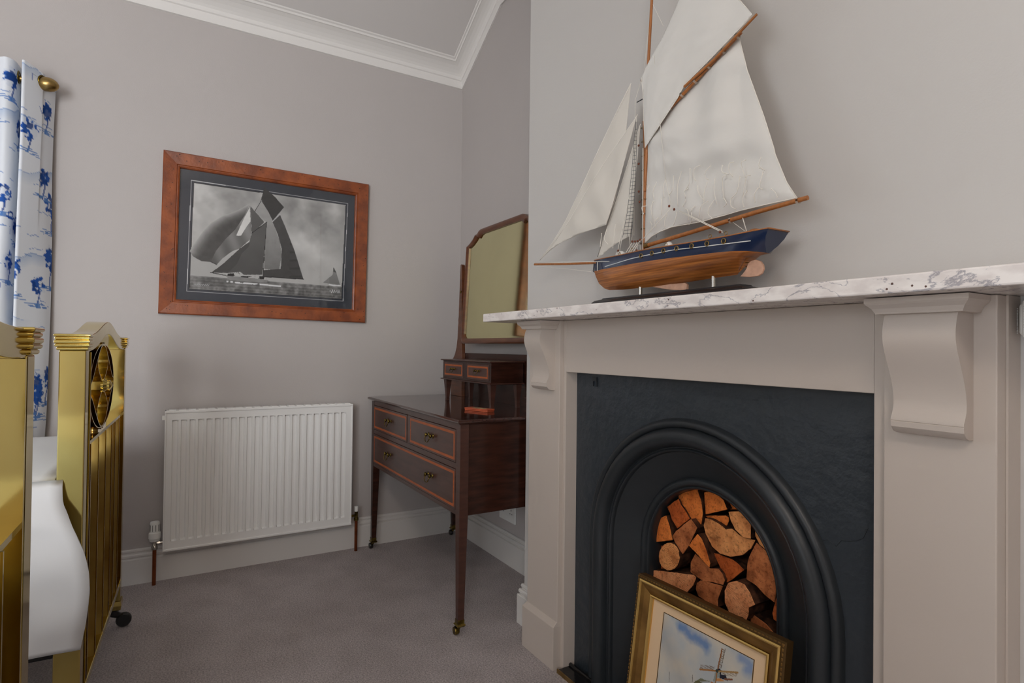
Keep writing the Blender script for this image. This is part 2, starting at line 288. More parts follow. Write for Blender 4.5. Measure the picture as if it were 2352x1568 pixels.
# measured outlines in metres (x,z on the ship centre plane etc.)
SHIP={"main":[[1.8542,1.5752],[2.1273,1.696],[2.1486,1.6147],[2.1901,1.5005],[2.2129,1.43],[2.2155,1.4173],[2.2416,1.3533],[2.263,1.3185],[2.2024,1.3193],[2.1359,1.3192],[2.0944,1.3169],[2.059,1.3159],[2.0357,1.3143],[1.9881,1.3162],[1.9388,1.3183],[1.8984,1.3134],[1.8699,1.306],[1.8452,1.291],[1.8487,1.391],[1.8509,1.4688]],"top":[[1.862,1.5305],[1.8562,1.6044],[1.853,1.6735],[1.8462,1.7153],[1.8616,1.7347],[1.8843,1.7555],[1.9166,1.7841],[1.9503,1.8236],[1.972,1.8515],[2.0086,1.8998],[2.0461,1.9525],[2.0684,1.9115],[2.0925,1.8568],[2.1158,1.8058],[2.1393,1.7652],[2.1567,1.7397],[2.1747,1.7161],[2.1399,1.7007],[2.0706,1.6718],[1.9903,1.6405],[1.9699,1.6183],[1.9146,1.5741],[1.8868,1.5505]],"jibA":[[1.784,1.7302],[1.7326,1.6784],[1.6574,1.5982],[1.5636,1.4921],[1.4943,1.4162],[1.4257,1.3598],[1.3523,1.3114],[1.4127,1.336],[1.4653,1.3504],[1.5678,1.3636],[1.6453,1.3683],[1.6894,1.3728],[1.7235,1.4291],[1.7492,1.5065],[1.7669,1.6111]],"jibB":[[1.82,1.6326],[1.8054,1.6216],[1.7669,1.5969],[1.6958,1.5498],[1.6111,1.4841],[1.5251,1.4111],[1.4524,1.3586],[1.364,1.3094],[1.4141,1.3324],[1.4692,1.3465],[1.5673,1.3604],[1.645,1.3639],[1.6967,1.366],[1.7217,1.413],[1.7579,1.4949],[1.787,1.5628],[1.8136,1.6246]],"jibC":[[1.8172,1.611],[1.7979,1.5757],[1.77,1.5196],[1.7308,1.4403],[1.6825,1.3527],[1.6452,1.2827],[1.6721,1.2903],[1.6992,1.3012],[1.7362,1.3131],[1.7795,1.3224],[1.7873,1.3698],[1.7932,1.4335],[1.8084,1.5311]],"sheer":[[0,1.6399,1.2741],[0.14,1.7729,1.268],[0.28,1.8803,1.2667],[0.42,1.9661,1.2628],[0.6,2.0621,1.2596],[0.78,2.1421,1.2595],[0.89,2.1839,1.2612],[1,2.2242,1.2623]],"lower_mast":[[1.8407,1.2737],[1.8451,1.4254],[1.8438,1.5268],[1.838,1.6097],0.0046],"topmast":[[1.8467,1.4251],[1.8532,1.5353],[1.8567,1.7533],[1.8672,1.9093],[1.8744,2.0724],0.0044],"boom":[[1.8484,1.2849],[2.0014,1.2951],[2.1752,1.3078],[2.2862,1.3134],0.0052],"gaff":[[1.8615,1.5709],[1.9807,1.6251],[2.1405,1.6963],0.0046],"yard":[[1.9906,1.6359],[2.0757,1.6632],[2.1843,1.7113],0.0033],"bowsprit":[[1.3262,1.3001],[1.5035,1.2803],[1.6702,1.2641],0.0035],"reef":[[[1.9032,1.4328],[1.8951,1.4134],[1.8939,1.3934]],[[1.8766,1.43],[1.8724,1.4248]],[[1.933,1.4346],[1.9305,1.4133],[1.9281,1.391]],[[1.9597,1.4339],[1.9595,1.4027],[1.9453,1.3921]],[[1.9832,1.4377],[1.976,1.4105],[1.9749,1.3914],[1.9727,1.359]],[[2.0095,1.4385],[2.0113,1.4059],[1.9973,1.394]],[[2.0034,1.3935],[1.9961,1.3885],[2.0,1.3696],[1.9891,1.3556]],[[2.0387,1.4384],[2.0258,1.4343],[2.0241,1.4141],[2.0273,1.4067]],[[2.0691,1.4303],[2.0573,1.4187],[2.0574,1.4059],[2.062,1.4011]],[[2.0321,1.3934],[2.037,1.3774],[2.0499,1.3561]],[[2.0591,1.3944],[2.0543,1.3735],[2.0499,1.3505]],[[2.0809,1.3982],[2.0812,1.3711],[2.0859,1.3412]],[[2.1003,1.422],[2.1026,1.4072],[2.1164,1.3983]],[[2.1287,1.4215],[2.1214,1.4199],[2.1205,1.4043],[2.1269,1.3913]],[[2.1101,1.3973],[2.1038,1.3926],[2.1035,1.3482]],[[2.159,1.4176],[2.1511,1.412],[2.1583,1.3826]],[[2.1453,1.3867],[2.1405,1.3541],[2.1262,1.3433],[2.1264,1.3275],[2.1346,1.3206]],[[2.17,1.3831],[2.1632,1.3797],[2.1536,1.3426]],[[2.1956,1.4126],[2.1929,1.3974],[2.2004,1.3871]],[[2.192,1.3927],[2.2032,1.3856]],[[2.2005,1.3821],[2.1951,1.3535],[2.1989,1.3476]],[[2.1894,1.3523],[2.1838,1.341],[2.182,1.3246]],[[2.1625,1.3517],[2.1547,1.3372],[2.1558,1.3198]],[[2.22,1.3427],[2.2299,1.334],[2.2327,1.3236]],[[2.1052,1.3496],[2.1148,1.3352],[2.1043,1.3312]],[[2.0781,1.3501],[2.0682,1.3358],[2.0661,1.3216],[2.074,1.312]],[[2.0613,1.3518],[2.0454,1.3441],[2.0363,1.3218]],[[2.0243,1.3484],[2.0172,1.3404],[2.0187,1.3176],[2.0079,1.3101]],[[1.9978,1.3481],[2.0076,1.3405],[2.0066,1.3217]],[[1.9703,1.3459],[1.9693,1.3286],[1.9604,1.3166]],[[1.9393,1.346],[1.9354,1.3329],[1.9316,1.3177]],[[1.9201,1.3897],[1.9192,1.3499]],[[1.8912,1.3878],[1.8886,1.37],[1.8903,1.3432]],[[1.9097,1.3437],[1.9029,1.3368],[1.9017,1.3209]],[[1.8834,1.3384],[1.8919,1.3287],[1.8851,1.3136]],[[1.8672,1.3816],[1.8556,1.3808],[1.8587,1.3636]]],"reef2":[[[1.6774,1.3442],[1.6723,1.3088]],[[1.7363,1.3591],[1.7267,1.2974]],[[1.6992,1.3513],[1.6941,1.3271],[1.7052,1.3111]],[[1.772,1.3631],[1.7673,1.3433]]],"rope":[[[[1.961,1.3581],[1.8697,1.3012],[1.8417,1.2867]],0.0007],[[[1.9889,1.3446],[2.1124,1.2751]],0.0009],[[[1.9908,1.3419],[2.114,1.2718]],0.0009],[[[1.8925,1.7504],[1.9105,1.6114],[1.9357,1.4314]],0.0007],[[[1.9357,1.4314],[1.9533,1.3666]],0.0007],[[[2.147,1.3],[2.1568,1.2699]],0.001],[[[2.1083,1.3029],[2.146,1.2728]],0.0006],[[[1.827,1.7214],[1.8048,1.676],[1.8045,1.32]],0.0007],[[[1.8169,1.6246],[1.8135,1.507],[1.8018,1.2682]],0.0008],[[[1.8553,1.8649],[1.835,1.7216]],0.0006],[[[1.8776,1.8897],[1.9142,1.8171]],0.0006],[[[1.8516,1.5329],[1.8534,1.2716]],0.0012],[[[1.3539,1.2996],[1.5056,1.2839],[1.7434,1.2572]],0.0009],[[[1.337,1.2915],[1.5037,1.2656],[1.6275,1.2429]],0.0005],[[[1.7545,1.2679],[1.7594,1.2907],[1.8114,1.4538]],0.0008],[[[1.7592,1.2652],[1.769,1.3069],[1.8044,1.4443]],0.0007],[[[1.7935,1.2687],[1.7879,1.3169],[1.8016,1.4123]],0.0008],[[[1.8271,1.2927],[1.8093,1.2782]],0.0007],[[[1.832,1.2897],[1.8258,1.2703]],0.0007],[[[1.8384,1.2887],[1.8402,1.2683]],0.0007],[[[1.6671,1.2649],[1.6674,1.2402]],0.001]],"shroudL":[[1.8223,1.6101],[1.8093,1.4818],[1.7941,1.3813],[1.7764,1.3168]],"shroudR":[[1.8324,1.6057],[1.8292,1.476],[1.8225,1.3751],[1.8152,1.3113]],"shroudM":[[1.8268,1.6082],[1.8188,1.4791],[1.8078,1.3783],[1.7955,1.3136]],"farL":[[1.8187,1.5452],[1.8249,1.4345],[1.8343,1.3127]],"farR":[[1.8219,1.5443],[1.8378,1.4202],[1.8563,1.3092]],"blk":[[1.8216,1.551],[1.8287,1.5004],[1.8215,1.4312],[1.8268,1.403],[1.9547,1.3621],[1.9754,1.3496],[2.1088,1.274],[1.7612,1.284],[1.8151,1.3002],[1.8249,1.2987],[1.8346,1.2984],[1.8441,1.3002],[1.8875,1.2935],[1.898,1.2907],[1.9098,1.2943],[1.8284,1.2757]],"rings":[[2.089,1.2671],[2.1288,1.2672],[1.7768,1.2723],[1.8286,1.2765],[1.9578,1.2685]],"deckhouse":[[1.7523,1.2789],[1.9279,1.2765],[2.1682,1.2727]],"hb":[[0,0.05,0.15,0.3,0.5,0.7,0.85,1],[0,0.012,0.027,0.04,0.047,0.046,0.041,0.033]],"wl":[[0,1.6414,1.2432],[0.14,1.7658,1.2401],[0.31,1.8969,1.2377],[0.5,2.0038,1.2334],[0.69,2.0932,1.2298],[0.8,2.1391,1.228],[0.88,2.1709,1.2252],[0.94,2.1953,1.2208],[1,2.1999,1.2197]],"kl":[[0,1.6495,1.2256],[0.035,1.6634,1.2056],[0.08,1.6865,1.1901],[0.12,1.708,1.1835],[0.2,1.7641,1.1802],[0.34,1.8591,1.1786],[0.52,1.9639,1.1785],[0.7,2.0578,1.1818],[0.84,2.1272,1.1829],[0.88,2.1443,1.213],[0.945,2.1707,1.2179],[1,2.1926,1.2218]],"transfar":[2.2179,1.2595],"transnear":[2.2242,1.2623],"stripe":[[1.7066,1.2475],[1.7767,1.2496],[1.8286,1.2522],[1.9063,1.2518],[1.984,1.2515],[2.0669,1.2466],[2.1436,1.2436],[2.1877,1.2423]],"ports":[[1.8721,1.2535],[1.9135,1.2542],[1.9541,1.254],[1.9974,1.2532],[2.0423,1.2524],[2.0847,1.2514],[2.127,1.2506]],"rudder":[[2.1355,1.178],[2.1418,1.1827],[2.151,1.1924],[2.1555,1.2038],[2.1631,1.2082],[2.1736,1.2092],[2.184,1.205],[2.1905,1.197],[2.192,1.1878],[2.188,1.1792],[2.1798,1.1748],[2.1588,1.1743]],"fin":[[1.877,1.1777],[1.9363,1.1797],[1.984,1.1784],[1.9894,1.1741],[1.9887,1.1632],[1.9822,1.1601],[1.9446,1.1647],[1.9073,1.1714]],"post":[[[1.8307,1.1804],[1.831,1.1601]],[[2.0639,1.1822],[2.0641,1.1607]]],"base":[[1.6945,1.1555],[1.7183,1.1635],[2.0652,1.1626],[2.1339,1.1595],[2.147,1.1556]]}
LOGS={"A":[[[1.7969,0.62],[1.8638,0.6482],[1.8785,0.6157],[1.883,0.5861],[1.8783,0.5564],[1.8666,0.5519],[1.8429,0.5632],[1.8203,0.579],[1.801,0.5976]],-0.181],"B":[[[1.7627,0.577],[1.8044,0.6094],[1.8134,0.5941],[1.8286,0.582],[1.8455,0.5648],[1.8015,0.5258],[1.7818,0.5439],[1.7728,0.5623]],-0.188],"C":[[[1.8913,0.6444],[1.9034,0.6498],[1.9339,0.651],[1.9537,0.6394],[1.9652,0.6181],[1.8971,0.589]],-0.186],"D":[[[1.9554,0.6467],[1.998,0.6406],[2.0088,0.6288],[1.9936,0.6224],[1.9573,0.6143]],-0.166],"E":[[[1.8997,0.5807],[1.922,0.5823],[1.942,0.5781],[1.9649,0.5696],[1.9839,0.5761],[2.0056,0.5666],[2.0238,0.564],[2.0503,0.5666],[2.0388,0.543],[2.0151,0.5204],[1.9813,0.5046],[1.9493,0.5025],[1.9226,0.5132],[1.9019,0.54],[1.8947,0.56]],-0.191],"F":[[[1.8868,0.5814],[1.9525,0.5989],[1.9622,0.596],[1.9623,0.5867],[1.9528,0.5667],[1.9263,0.5677]],-0.176],"G":[[[1.9805,0.6186],[2.0441,0.6369],[2.0471,0.6301],[2.0446,0.5703],[2.0254,0.5674],[2.0011,0.5798],[1.9885,0.5971]],-0.201],"H":[[[2.0537,0.5985],[2.068,0.6086],[2.0821,0.5964],[2.0933,0.5799],[2.1111,0.5464],[2.0907,0.5498],[2.0655,0.5619],[2.0539,0.5785]],-0.196],"I":[[[1.7118,0.4857],[1.7346,0.5374],[1.757,0.5506],[1.7713,0.5232],[1.7828,0.4881],[1.7142,0.463]],-0.186],"J":[[[1.7947,0.5055],[1.8091,0.5241],[1.8609,0.5698],[1.8825,0.5527],[1.8525,0.4938],[1.8332,0.4676],[1.8057,0.4913]],-0.201],"K":[[[1.8278,0.4602],[1.8257,0.4466],[1.8193,0.4332],[1.8093,0.4215],[1.7967,0.4128],[1.7832,0.4082],[1.7702,0.4085],[1.7594,0.4136],[1.7523,0.423],[1.7497,0.4356],[1.752,0.4497],[1.7589,0.4636],[1.7694,0.4754],[1.7823,0.4838],[1.7959,0.4878],[1.8085,0.487],[1.8188,0.4816],[1.8254,0.4723]],-0.206],"L":[[[1.8589,0.4994],[1.8871,0.5381],[1.9011,0.5311],[1.9151,0.508],[1.9306,0.4751],[1.9284,0.4641],[1.9086,0.4734],[1.8805,0.4892]],-0.206],"M":[[[1.8515,0.4241],[1.8531,0.45],[1.8672,0.4784],[1.8956,0.4665],[1.9164,0.4555],[1.9431,0.463],[1.9562,0.4541],[1.9634,0.4407],[1.9581,0.4268],[1.9268,0.4224],[1.8961,0.4144],[1.8642,0.42]],-0.191],"N":[[[1.9177,0.4951],[1.9345,0.4962],[1.9829,0.4955],[2.0123,0.4816],[1.9833,0.4509],[1.9628,0.4318],[1.9497,0.45],[1.9347,0.4719]],-0.181],"O":[[[2.0569,0.5643],[2.0852,0.5505],[2.1125,0.5396],[2.1116,0.4838],[2.1065,0.4396],[2.0776,0.4495],[2.0577,0.4621],[2.0299,0.4674],[2.0325,0.5064],[2.0368,0.523]],-0.196],"P":[[[2.1036,0.5329],[2.1104,0.5168],[2.1187,0.4737],[2.1013,0.4723],[2.1029,0.5143]],-0.181],"Q":[[[1.7198,0.3851],[1.7824,0.4017],[1.8247,0.4117],[1.8687,0.4224],[1.8759,0.4179],[1.8654,0.3933],[1.8438,0.3658],[1.7868,0.3623],[1.7466,0.3658],[1.7192,0.3653]],-0.196],"R":[[[1.8734,0.4022],[1.8857,0.4134],[1.9235,0.4199],[1.9581,0.4242],[1.9501,0.4066],[1.9421,0.3823],[1.9423,0.3649],[1.9104,0.3648],[1.879,0.3695],[1.87,0.3856]],-0.191],"S":[[[1.9884,0.4468],[2.013,0.4606],[2.0369,0.4602],[2.0517,0.4455],[2.0648,0.4231],[2.049,0.4096],[2.0477,0.3916],[2.042,0.3768],[2.0317,0.3801],[2.0167,0.3766],[1.9922,0.3771],[1.9794,0.3955],[1.9792,0.424]],-0.211],"T":[[[2.1118,0.4597],[2.121,0.4751],[2.1302,0.4773],[2.132,0.3959],[2.1041,0.4012],[2.1005,0.4143],[2.1065,0.4384]],-0.196],"U":[[[2.0334,0.3828],[2.0451,0.3849],[2.0765,0.3778],[2.096,0.3663],[2.1042,0.36],[2.0768,0.3457],[2.0365,0.3536]],-0.186],"V":[[[1.6858,0.4194],[1.7199,0.4513],[1.7365,0.4533],[1.7373,0.3869],[1.6886,0.3691]],-0.166]}
PIC={"print":[[0.072,0.893],[0.934,0.895],[0.923,0.103],[0.066,0.103]],"line":[[0.057,0.91],[0.948,0.912],[0.935,0.083],[0.053,0.082]],"spin":[[0.365,0.795],[0.314,0.744],[0.239,0.688],[0.166,0.612],[0.124,0.542],[0.095,0.475],[0.063,0.39],[0.083,0.429],[0.155,0.484],[0.193,0.4],[0.169,0.316],[0.121,0.314],[0.084,0.34],[0.061,0.381],[0.108,0.361],[0.194,0.31],[0.23,0.405],[0.31,0.6],[0.34,0.698]],"spinb":[[0.365,0.795],[0.302,0.732],[0.227,0.677],[0.166,0.612],[0.124,0.538],[0.095,0.47],[0.063,0.39],[0.061,0.381],[0.078,0.344],[0.121,0.314],[0.169,0.314],[0.2,0.302],[0.242,0.407],[0.316,0.601]],"jib1":[[0.367,0.782],[0.34,0.698],[0.291,0.579],[0.241,0.498],[0.193,0.4],[0.169,0.316],[0.203,0.302],[0.23,0.351],[0.28,0.412],[0.318,0.436],[0.375,0.519],[0.379,0.575],[0.376,0.704]],"jib1hi":[[0.367,0.768],[0.341,0.689],[0.316,0.601],[0.298,0.534],[0.323,0.538],[0.354,0.617],[0.373,0.658]],"jib2":[[0.369,0.777],[0.405,0.728],[0.449,0.666],[0.426,0.629],[0.381,0.566],[0.376,0.686]],"stay":[[0.173,0.235],[0.231,0.305],[0.318,0.436],[0.362,0.489],[0.375,0.5],[0.369,0.462],[0.331,0.401],[0.306,0.315],[0.275,0.265],[0.26,0.241]],"fore":[[0.462,0.669],[0.381,0.566],[0.369,0.49],[0.325,0.409],[0.275,0.275],[0.26,0.241],[0.326,0.258],[0.346,0.237],[0.447,0.249],[0.455,0.437]],"mtop":[[0.427,0.826],[0.398,0.746],[0.446,0.68],[0.462,0.669],[0.458,0.438],[0.457,0.297],[0.541,0.297],[0.553,0.413],[0.542,0.525],[0.514,0.616],[0.485,0.706],[0.465,0.758]],"topsl":[[0.445,0.938],[0.433,0.874],[0.431,0.827],[0.471,0.75],[0.496,0.684],[0.559,0.805],[0.504,0.879]],"main":[[0.536,0.743],[0.496,0.674],[0.528,0.58],[0.553,0.47],[0.551,0.308],[0.45,0.286],[0.451,0.235],[0.685,0.242],[0.626,0.471],[0.568,0.654]],"hull":[[0.249,0.221],[0.282,0.221],[0.379,0.217],[0.484,0.21],[0.471,0.19],[0.398,0.187],[0.308,0.187],[0.27,0.187]],"crew":[[0.26,0.236],[0.32,0.252],[0.327,0.226],[0.447,0.239],[0.478,0.214],[0.379,0.217],[0.257,0.219]],"gaff":[[0.496,0.679],[0.538,0.744]],"sprit":[[0.17,0.235],[0.251,0.221]],"mast":[[0.462,0.669],[0.451,0.24]],"boomf":[[0.449,0.235],[0.688,0.24]],"gaff2":[[0.38,0.566],[0.464,0.669]],"mastt":[[0.446,0.947],[0.427,0.826],[0.395,0.741]],"spb":[[0.169,0.316],[0.201,0.297]],"sm1":[[0.868,0.361],[0.863,0.296],[0.804,0.225],[0.845,0.22],[0.913,0.217],[0.889,0.309]],"sm2":[[0.868,0.361],[0.866,0.326],[0.889,0.314]],"smh":[[0.844,0.215],[0.871,0.207],[0.913,0.212]],"hor":[[0.068,0.201],[0.924,0.203]]}
MILL={"blue1":[[0.211,0.957],[0.27,0.964],[0.345,0.929],[0.428,0.947],[0.525,0.922],[0.563,0.913],[0.477,0.876],[0.412,0.87],[0.338,0.915],[0.278,0.918]],"blue2":[[0.88,0.968],[0.928,0.97],[0.986,0.949],[0.981,0.925],[0.943,0.916],[0.9,0.938]],"sailv":[[0.691,0.965],[0.723,0.977],[0.7,0.83],[0.665,0.808]],"sailvb":[[0.689,0.963],[0.665,0.808]],"sailvr":[[0.722,0.976],[0.699,0.834]],"saill":[[0.483,0.778],[0.635,0.819],[0.629,0.794],[0.479,0.74]],"saillb":[[0.479,0.74],[0.664,0.799]],"sailr":[[0.718,0.812],[0.866,0.864],[0.853,0.829],[0.721,0.793]],"sailrb":[[0.667,0.799],[0.865,0.865]],"cap":[[0.679,0.824],[0.706,0.818],[0.706,0.791],[0.754,0.802],[0.78,0.773],[0.692,0.761],[0.686,0.796],[0.666,0.804]],"body":[[0.638,0.777],[0.662,0.79],[0.689,0.795],[0.694,0.766],[0.656,0.747],[0.653,0.722],[0.629,0.712],[0.638,0.756]],"body2":[[0.656,0.745],[0.692,0.759],[0.748,0.761],[0.653,0.722]],"tail":[[0.746,0.774],[0.818,0.799]],"bush":[[0.45,0.642],[0.499,0.685],[0.562,0.692],[0.613,0.706]],"boats":[[0.046,0.485],[0.063,0.505],[0.132,0.532],[0.144,0.522]],"m1":[[0.137,0.59],[0.145,0.519]],"m2":[[0.407,0.672],[0.41,0.626]],"hub":[0.661,0.798]}
# ------------------------------------------------------------------ the room
struct('floor', B().box(-.12, 4.7, -4.4, .35, -.05, 0), CARPET)
WY0, WY1, WZ0, WZ1 = -3.32, -2.18, .95, 2.32
b = B(); b.box(-.12, 0, -4.4, WY0, 0, 2.75); b.box(-.12, 0, WY1, .1, 0, 2.75); b.box(-.12, 0, WY0, WY1, 0, WZ0); b.box(-.12, 0, WY0, WY1, WZ1, 2.75)
struct('wall_left', b, WALL)
struct('wall_back', B().prism([(0, 0), (1.118, 0), (1.118, 3.0), (.45, 3.0), (0, 2.75)], 0, .1, 'y').box(2.722, 4.6, 0, .1, 0, 3.0), WALL)
FX0, FX1 = 2.3, 3.7; LZ0 = .12
b = B(); b.box(0, FX0, -4.4, -4.3, 0, 3.0); b.box(FX1, 4.6, -4.4, -4.3, 0, 3.0); b.box(FX0, FX1, -4.4, -4.3, 0, LZ0); b.box(FX0, FX1, -4.4, -4.3, WZ1, 3.0)
struct('wall_front', b, WALL)
RY0, RY1 = -4.10, -2.50
b = B(); b.box(4.6, 4.7, -4.4, RY0, 0, 3.0); b.box(4.6, 4.7, RY1, .1, 0, 3.0); b.box(4.6, 4.7, RY0, RY1, 0, LZ0); b.box(4.6, 4.7, RY0, RY1, WZ1, 3.0)
struct('wall_right', b, WALL)
b = B(); b.prism([(-.12, 2.46), (0, 2.535), (.442, 2.80), (4.7, 2.80), (4.7, 2.9), (.40, 2.9), (-.12, 2.62)], -4.4, .35, 'y'); struct('ceiling', b, CEIL)
OX0, OX1, OZ = 1.50, 2.34, .90
b = B(); b.box(1.118, OX0, -.255, .35, 0, 2.9); b.box(OX1, 2.722, -.255, .35, 0, 2.9); b.box(OX0, OX1, -.255, .35, OZ, 2.9)
struct('wall_chimney', b, CHIM)
def window(n, ax):
    t = bpy.data.objects.new('window_%d' % n, None); COL.objects.link(t); t['kind'] = 'structure'
    def bx(bb, a0, a1, z0, z1, d0, d1):
        if ax == 'y': bb.box(d0, d1, a0, a1, z0, z1)
        elif ax == 'r': bb.box(4.6-d1, 4.6-d0, a0, a1, z0, z1)
        else: bb.box(a0, a1, d0-4.3, d1-4.3, z0, z1)
    a0, a1 = {'y': (WY0, WY1), 'x': (FX0, FX1), 'r': (RY0, RY1)}[ax]; f = B(); z0, z1 = (WZ0 if ax == 'y' else LZ0), WZ1
    for q in ((a0, a0+.06, z0, z1), (a1-.06, a1, z0, z1), (a0, a1, z0, z0+.06), (a0, a1, z1-.06, z1), (a0, a1, (z0+z1)/2-.02, (z0+z1)/2+.02)): bx(f, *q, -.09, -.04)
    f.obj('window_frame', SKIRT, t); g = B(); bx(g, a0+.05, a1-.05, z0+.05, z1-.05, -.068, -.064); g.obj('pane', GLASS, t)
    s = B(); bx(s, a0-.04, a1+.04, z0-.03, z0-.002, -.035, .05); s.obj('window_sill', SKIRT, t)
window(1, 'y'); window(2, 'x'); window(3, 'r')  # front and right windows are unseen, added to carry the fill lights
# cornice: profile (out from wall, up), mitred in the corner and climbing the coombed ceiling on the alcove wall
CP = [(0,-.004),(.009,-.002),(.012,.022),(.013,.036),(.019,.040),(.021,.047),(.022,.056),(.030,.066),(.044,.079),(.062,.092),(.080,.101),(.086,.102),(.090,.110),(.098,.114),(.103,.121),(.05,.135),(0,.13)]
b = B(); b.sweep([[(x, -x, 2.477+z) for x, z in CP], [(x, -4.3, 2.477+z) for x, z in CP]]); struct('trim_1', b, CORN)
r0 = [(y, -y, 2.477+z) for y, z in CP]
CPA = [(y, z-.597*y) for y, z in CP]
r1 = [(.442, -y, 2.741+z) for y, z in CPA]; r2 = [(1.118, -y, 2.741+z) for y, z in CPA]
b = B(); b.sweep([r0, r1, r2]); struct('trim_2', b, CORN)
r1 = [(1.118-y, -.255-y, 2.741+z) for y, z in CPA]; r2 = [(1.118-y, 0, 2.741+z) for y, z in CPA]; r0 = [(2.722, -.255-y, 2.741+z) for y, z in CPA]
b = B(); b.sweep([r2, r1, r0]); struct('trim_3', b, CORN)
SP = [(0,.146),(.006,.146),(.009,.143),(.010,.136),(.007,.131),(.007,.128),(.013,.127),(.016,.122),(.016,.115),(.012,.110),(.012,.108),(.018,.107),(.020,.104),(.020,0),(0,0)]
b = B(); b.sweep([[(x, -x, z) for x, z in SP], [(x, -4.3, z) for x, z in SP]]); struct('baseboard_left', b, SKIRT)
b = B(); b.sweep([[(y, -y, z) for y, z in SP], [(1.118-y, -y, z) for y, z in SP]]); struct('baseboard_back', b, SKIRT)
b = B(); b.sweep([[(1.118-y, -y, z) for y, z in SP], [(1.118-y, -.255-y, z) for y, z in SP], [(1.256, -.255-y, z) for y, z in SP]]); struct('baseboard_chimney', b, SKIRT)

# ------------------------------------------------------------------ fireplace
sur = thing('fireplace_surround', 'putty painted fireplace surround with two scrolled corbels under the marble shelf', 'fireplace surround', (1.92, -.3, 0))
b = B(); b.box(1.434, 1.448, -.315, -.2552, 0, 1.11); b.box(2.384, 2.408, -.315, -.2552, 0, 1.11); b.box(1.448, 2.384, -.315, -.2552, .946, 1.11)
b.obj('frieze_board', SURR, sur, bev=.0015)
for x0, x1 in ((1.255, 1.434), (2.408, 2.569)):
    B().box(x0, x1, -.330, -.2552, .146, 1.11).obj('pilaster', SURR, sur, bev=.002)
    pl = B(); pl.sweep([[(x0-.006, -.346, z), (x1+.002, -.346, z), (x1+.002, -.2552, z), (x0-.006, -.2552, z)] for z in (0, .136)]+[[(x0, -.331, .150), (x1, -.331, .150), (x1, -.2552, .150), (x0, -.2552, .150)]])
    pl.obj('plinth', SURR, sur, bev=.0015)
B().box(2.5692, 2.5725, -.300, -.2552, 0, 1.11).obj('edge_moulding', SURR, sur)
PC = [(0,1.083),(.046,1.083),(.050,1.072),(.0535,1.055),(.0530,1.040),(.049,1.025),(.042,1.008),(.034,.990),(.027,.972),(.0225,.955),(.0205,.940),(.0215,.928),(.025,.918),(.0285,.911),(.0285,.9075),(.0275,.9065),(.0285,.9055),(.0275,.897),(.021,.889),(.012,.8855),(0,.885)]
def corbel(cx, hw):
    pp_ = [(p.x, p.y) for p in smooth_path([(d, z, 0) for d, z in PC[1:13]], 4)]+PC[13:]
    c = B().prism([PC[0] and (-.3298, 1.083)]+[(-.3298-d*1.12, z) for d, z in pp_], cx-hw, cx+hw, 'x').obj('corbel', SURR, sur, ang=32)
    prof = [(.010, 1.083), (.011, 1.086), (.014, 1.092), (.020, 1.098), (.022, 1.101), (.022, 1.109)]
    k = B(); k.sweep([[(cx-hw-o, -.3305-.052-o, z), (cx+hw+o, -.3305-.052-o, z), (cx+hw+o, -.3302, z), (cx-hw-o, -.3302, z)] for o, z in [(.0, 1.082)]+prof]); k.obj('corbel_cap', SURR, c)
corbel(1.360, .047); corbel(2.487, .052)
sh = B(); sh.box(1.143, 2.700, -.456, -.2555, 1.1105, 1.139)
tag(sh.obj('mantel_shelf', MARBLE, bev=.003), 'white marble mantel shelf with grey veining above the fireplace', 'shelf')

ins = thing('fireplace_insert', 'black cast iron arched fireplace insert framing the stacked logs', 'fireplace', (1.92, -.27, 0))
AC, AZ = 1.920, .456
def arch_ring(r, n=28, zb=0.0):
    pts = [(AC-r, zb)]+[(AC-r, lerp(zb, AZ, k/4)) for k in (1, 2, 3)]
    pts += [(AC-r*math.cos(math.pi*i/n), AZ+r*math.sin(math.pi*i/n)) for i in range(n+1)]
    return pts+[(AC+r, lerp(zb, AZ, k/4)) for k in (3, 2, 1)]+[(AC+r, zb)]
# face plate with arched hole
ring = arch_ring(.389); outer = []
for i, (x, z) in enumerate(ring):
    dx, dz = x-AC, z-AZ
    if dz <= 0: outer.append((1.447 if dx < 0 else 2.385, z))
    else:
        k = min((.468 if dx >= 0 else .473)/max(abs(dx), 1e-6), (.951-AZ)/max(dz, 1e-6)); outer.append((AC+dx*k, AZ+dz*k))
def snap(p): return p
# insert the two exact corners
pl = B(); n = len(ring)
vs = [(x, -.2705, z) for x, z in ring]+[(x, -.2705, z) for x, z in outer]; fs = [(i, i+1, n+i+1, n+i) for i in range(n-1)]
for i in range(n-1):
    a, c = outer[i], outer[i+1]
    if abs(a[0]-c[0]) > .002 and abs(a[1]-c[1]) > .002:
        vs.append((1.447 if a[0] < AC else 2.388, -.2705, .951)); fs.append((n+i, n+i+1, len(vs)-1))
pl.add(vs, fs); pl.obj('face_plate', IRONP, ins)
def arch_sweep(name, prof, m, **k):
    rows = []
    for r, y in prof: rows.append([(x, y, z) for x, z in arch_ring(r)])
    return B().strip(rows).obj(name, m, ins, ang=50, **k)
arch_sweep('outer_moulding', [(.392,-.268),(.389,-.274),(.386,-.281),(.380,-.286),(.373,-.286),(.368,-.281),(.3665,-.277),(.3650,-.281),(.363,-.286),(.357,-.293),(.349,-.2975),(.340,-.298),(.331,-.294),(.324,-.286),(.320,-.276),(.3185,-.268)], IRON)
arch_sweep('inner_bead', [(.3185,-.268),(.316,-.264),(.314,-.264),(.3125,-.267),(.309,-.269),(.306,-.267),(.304,-.262),(.303,-.257)], IRON)
arch_sweep('splayed_cheek', [(.303,-.257),(.290,-.249),(.262,-.231),(.232,-.211)], IRON)
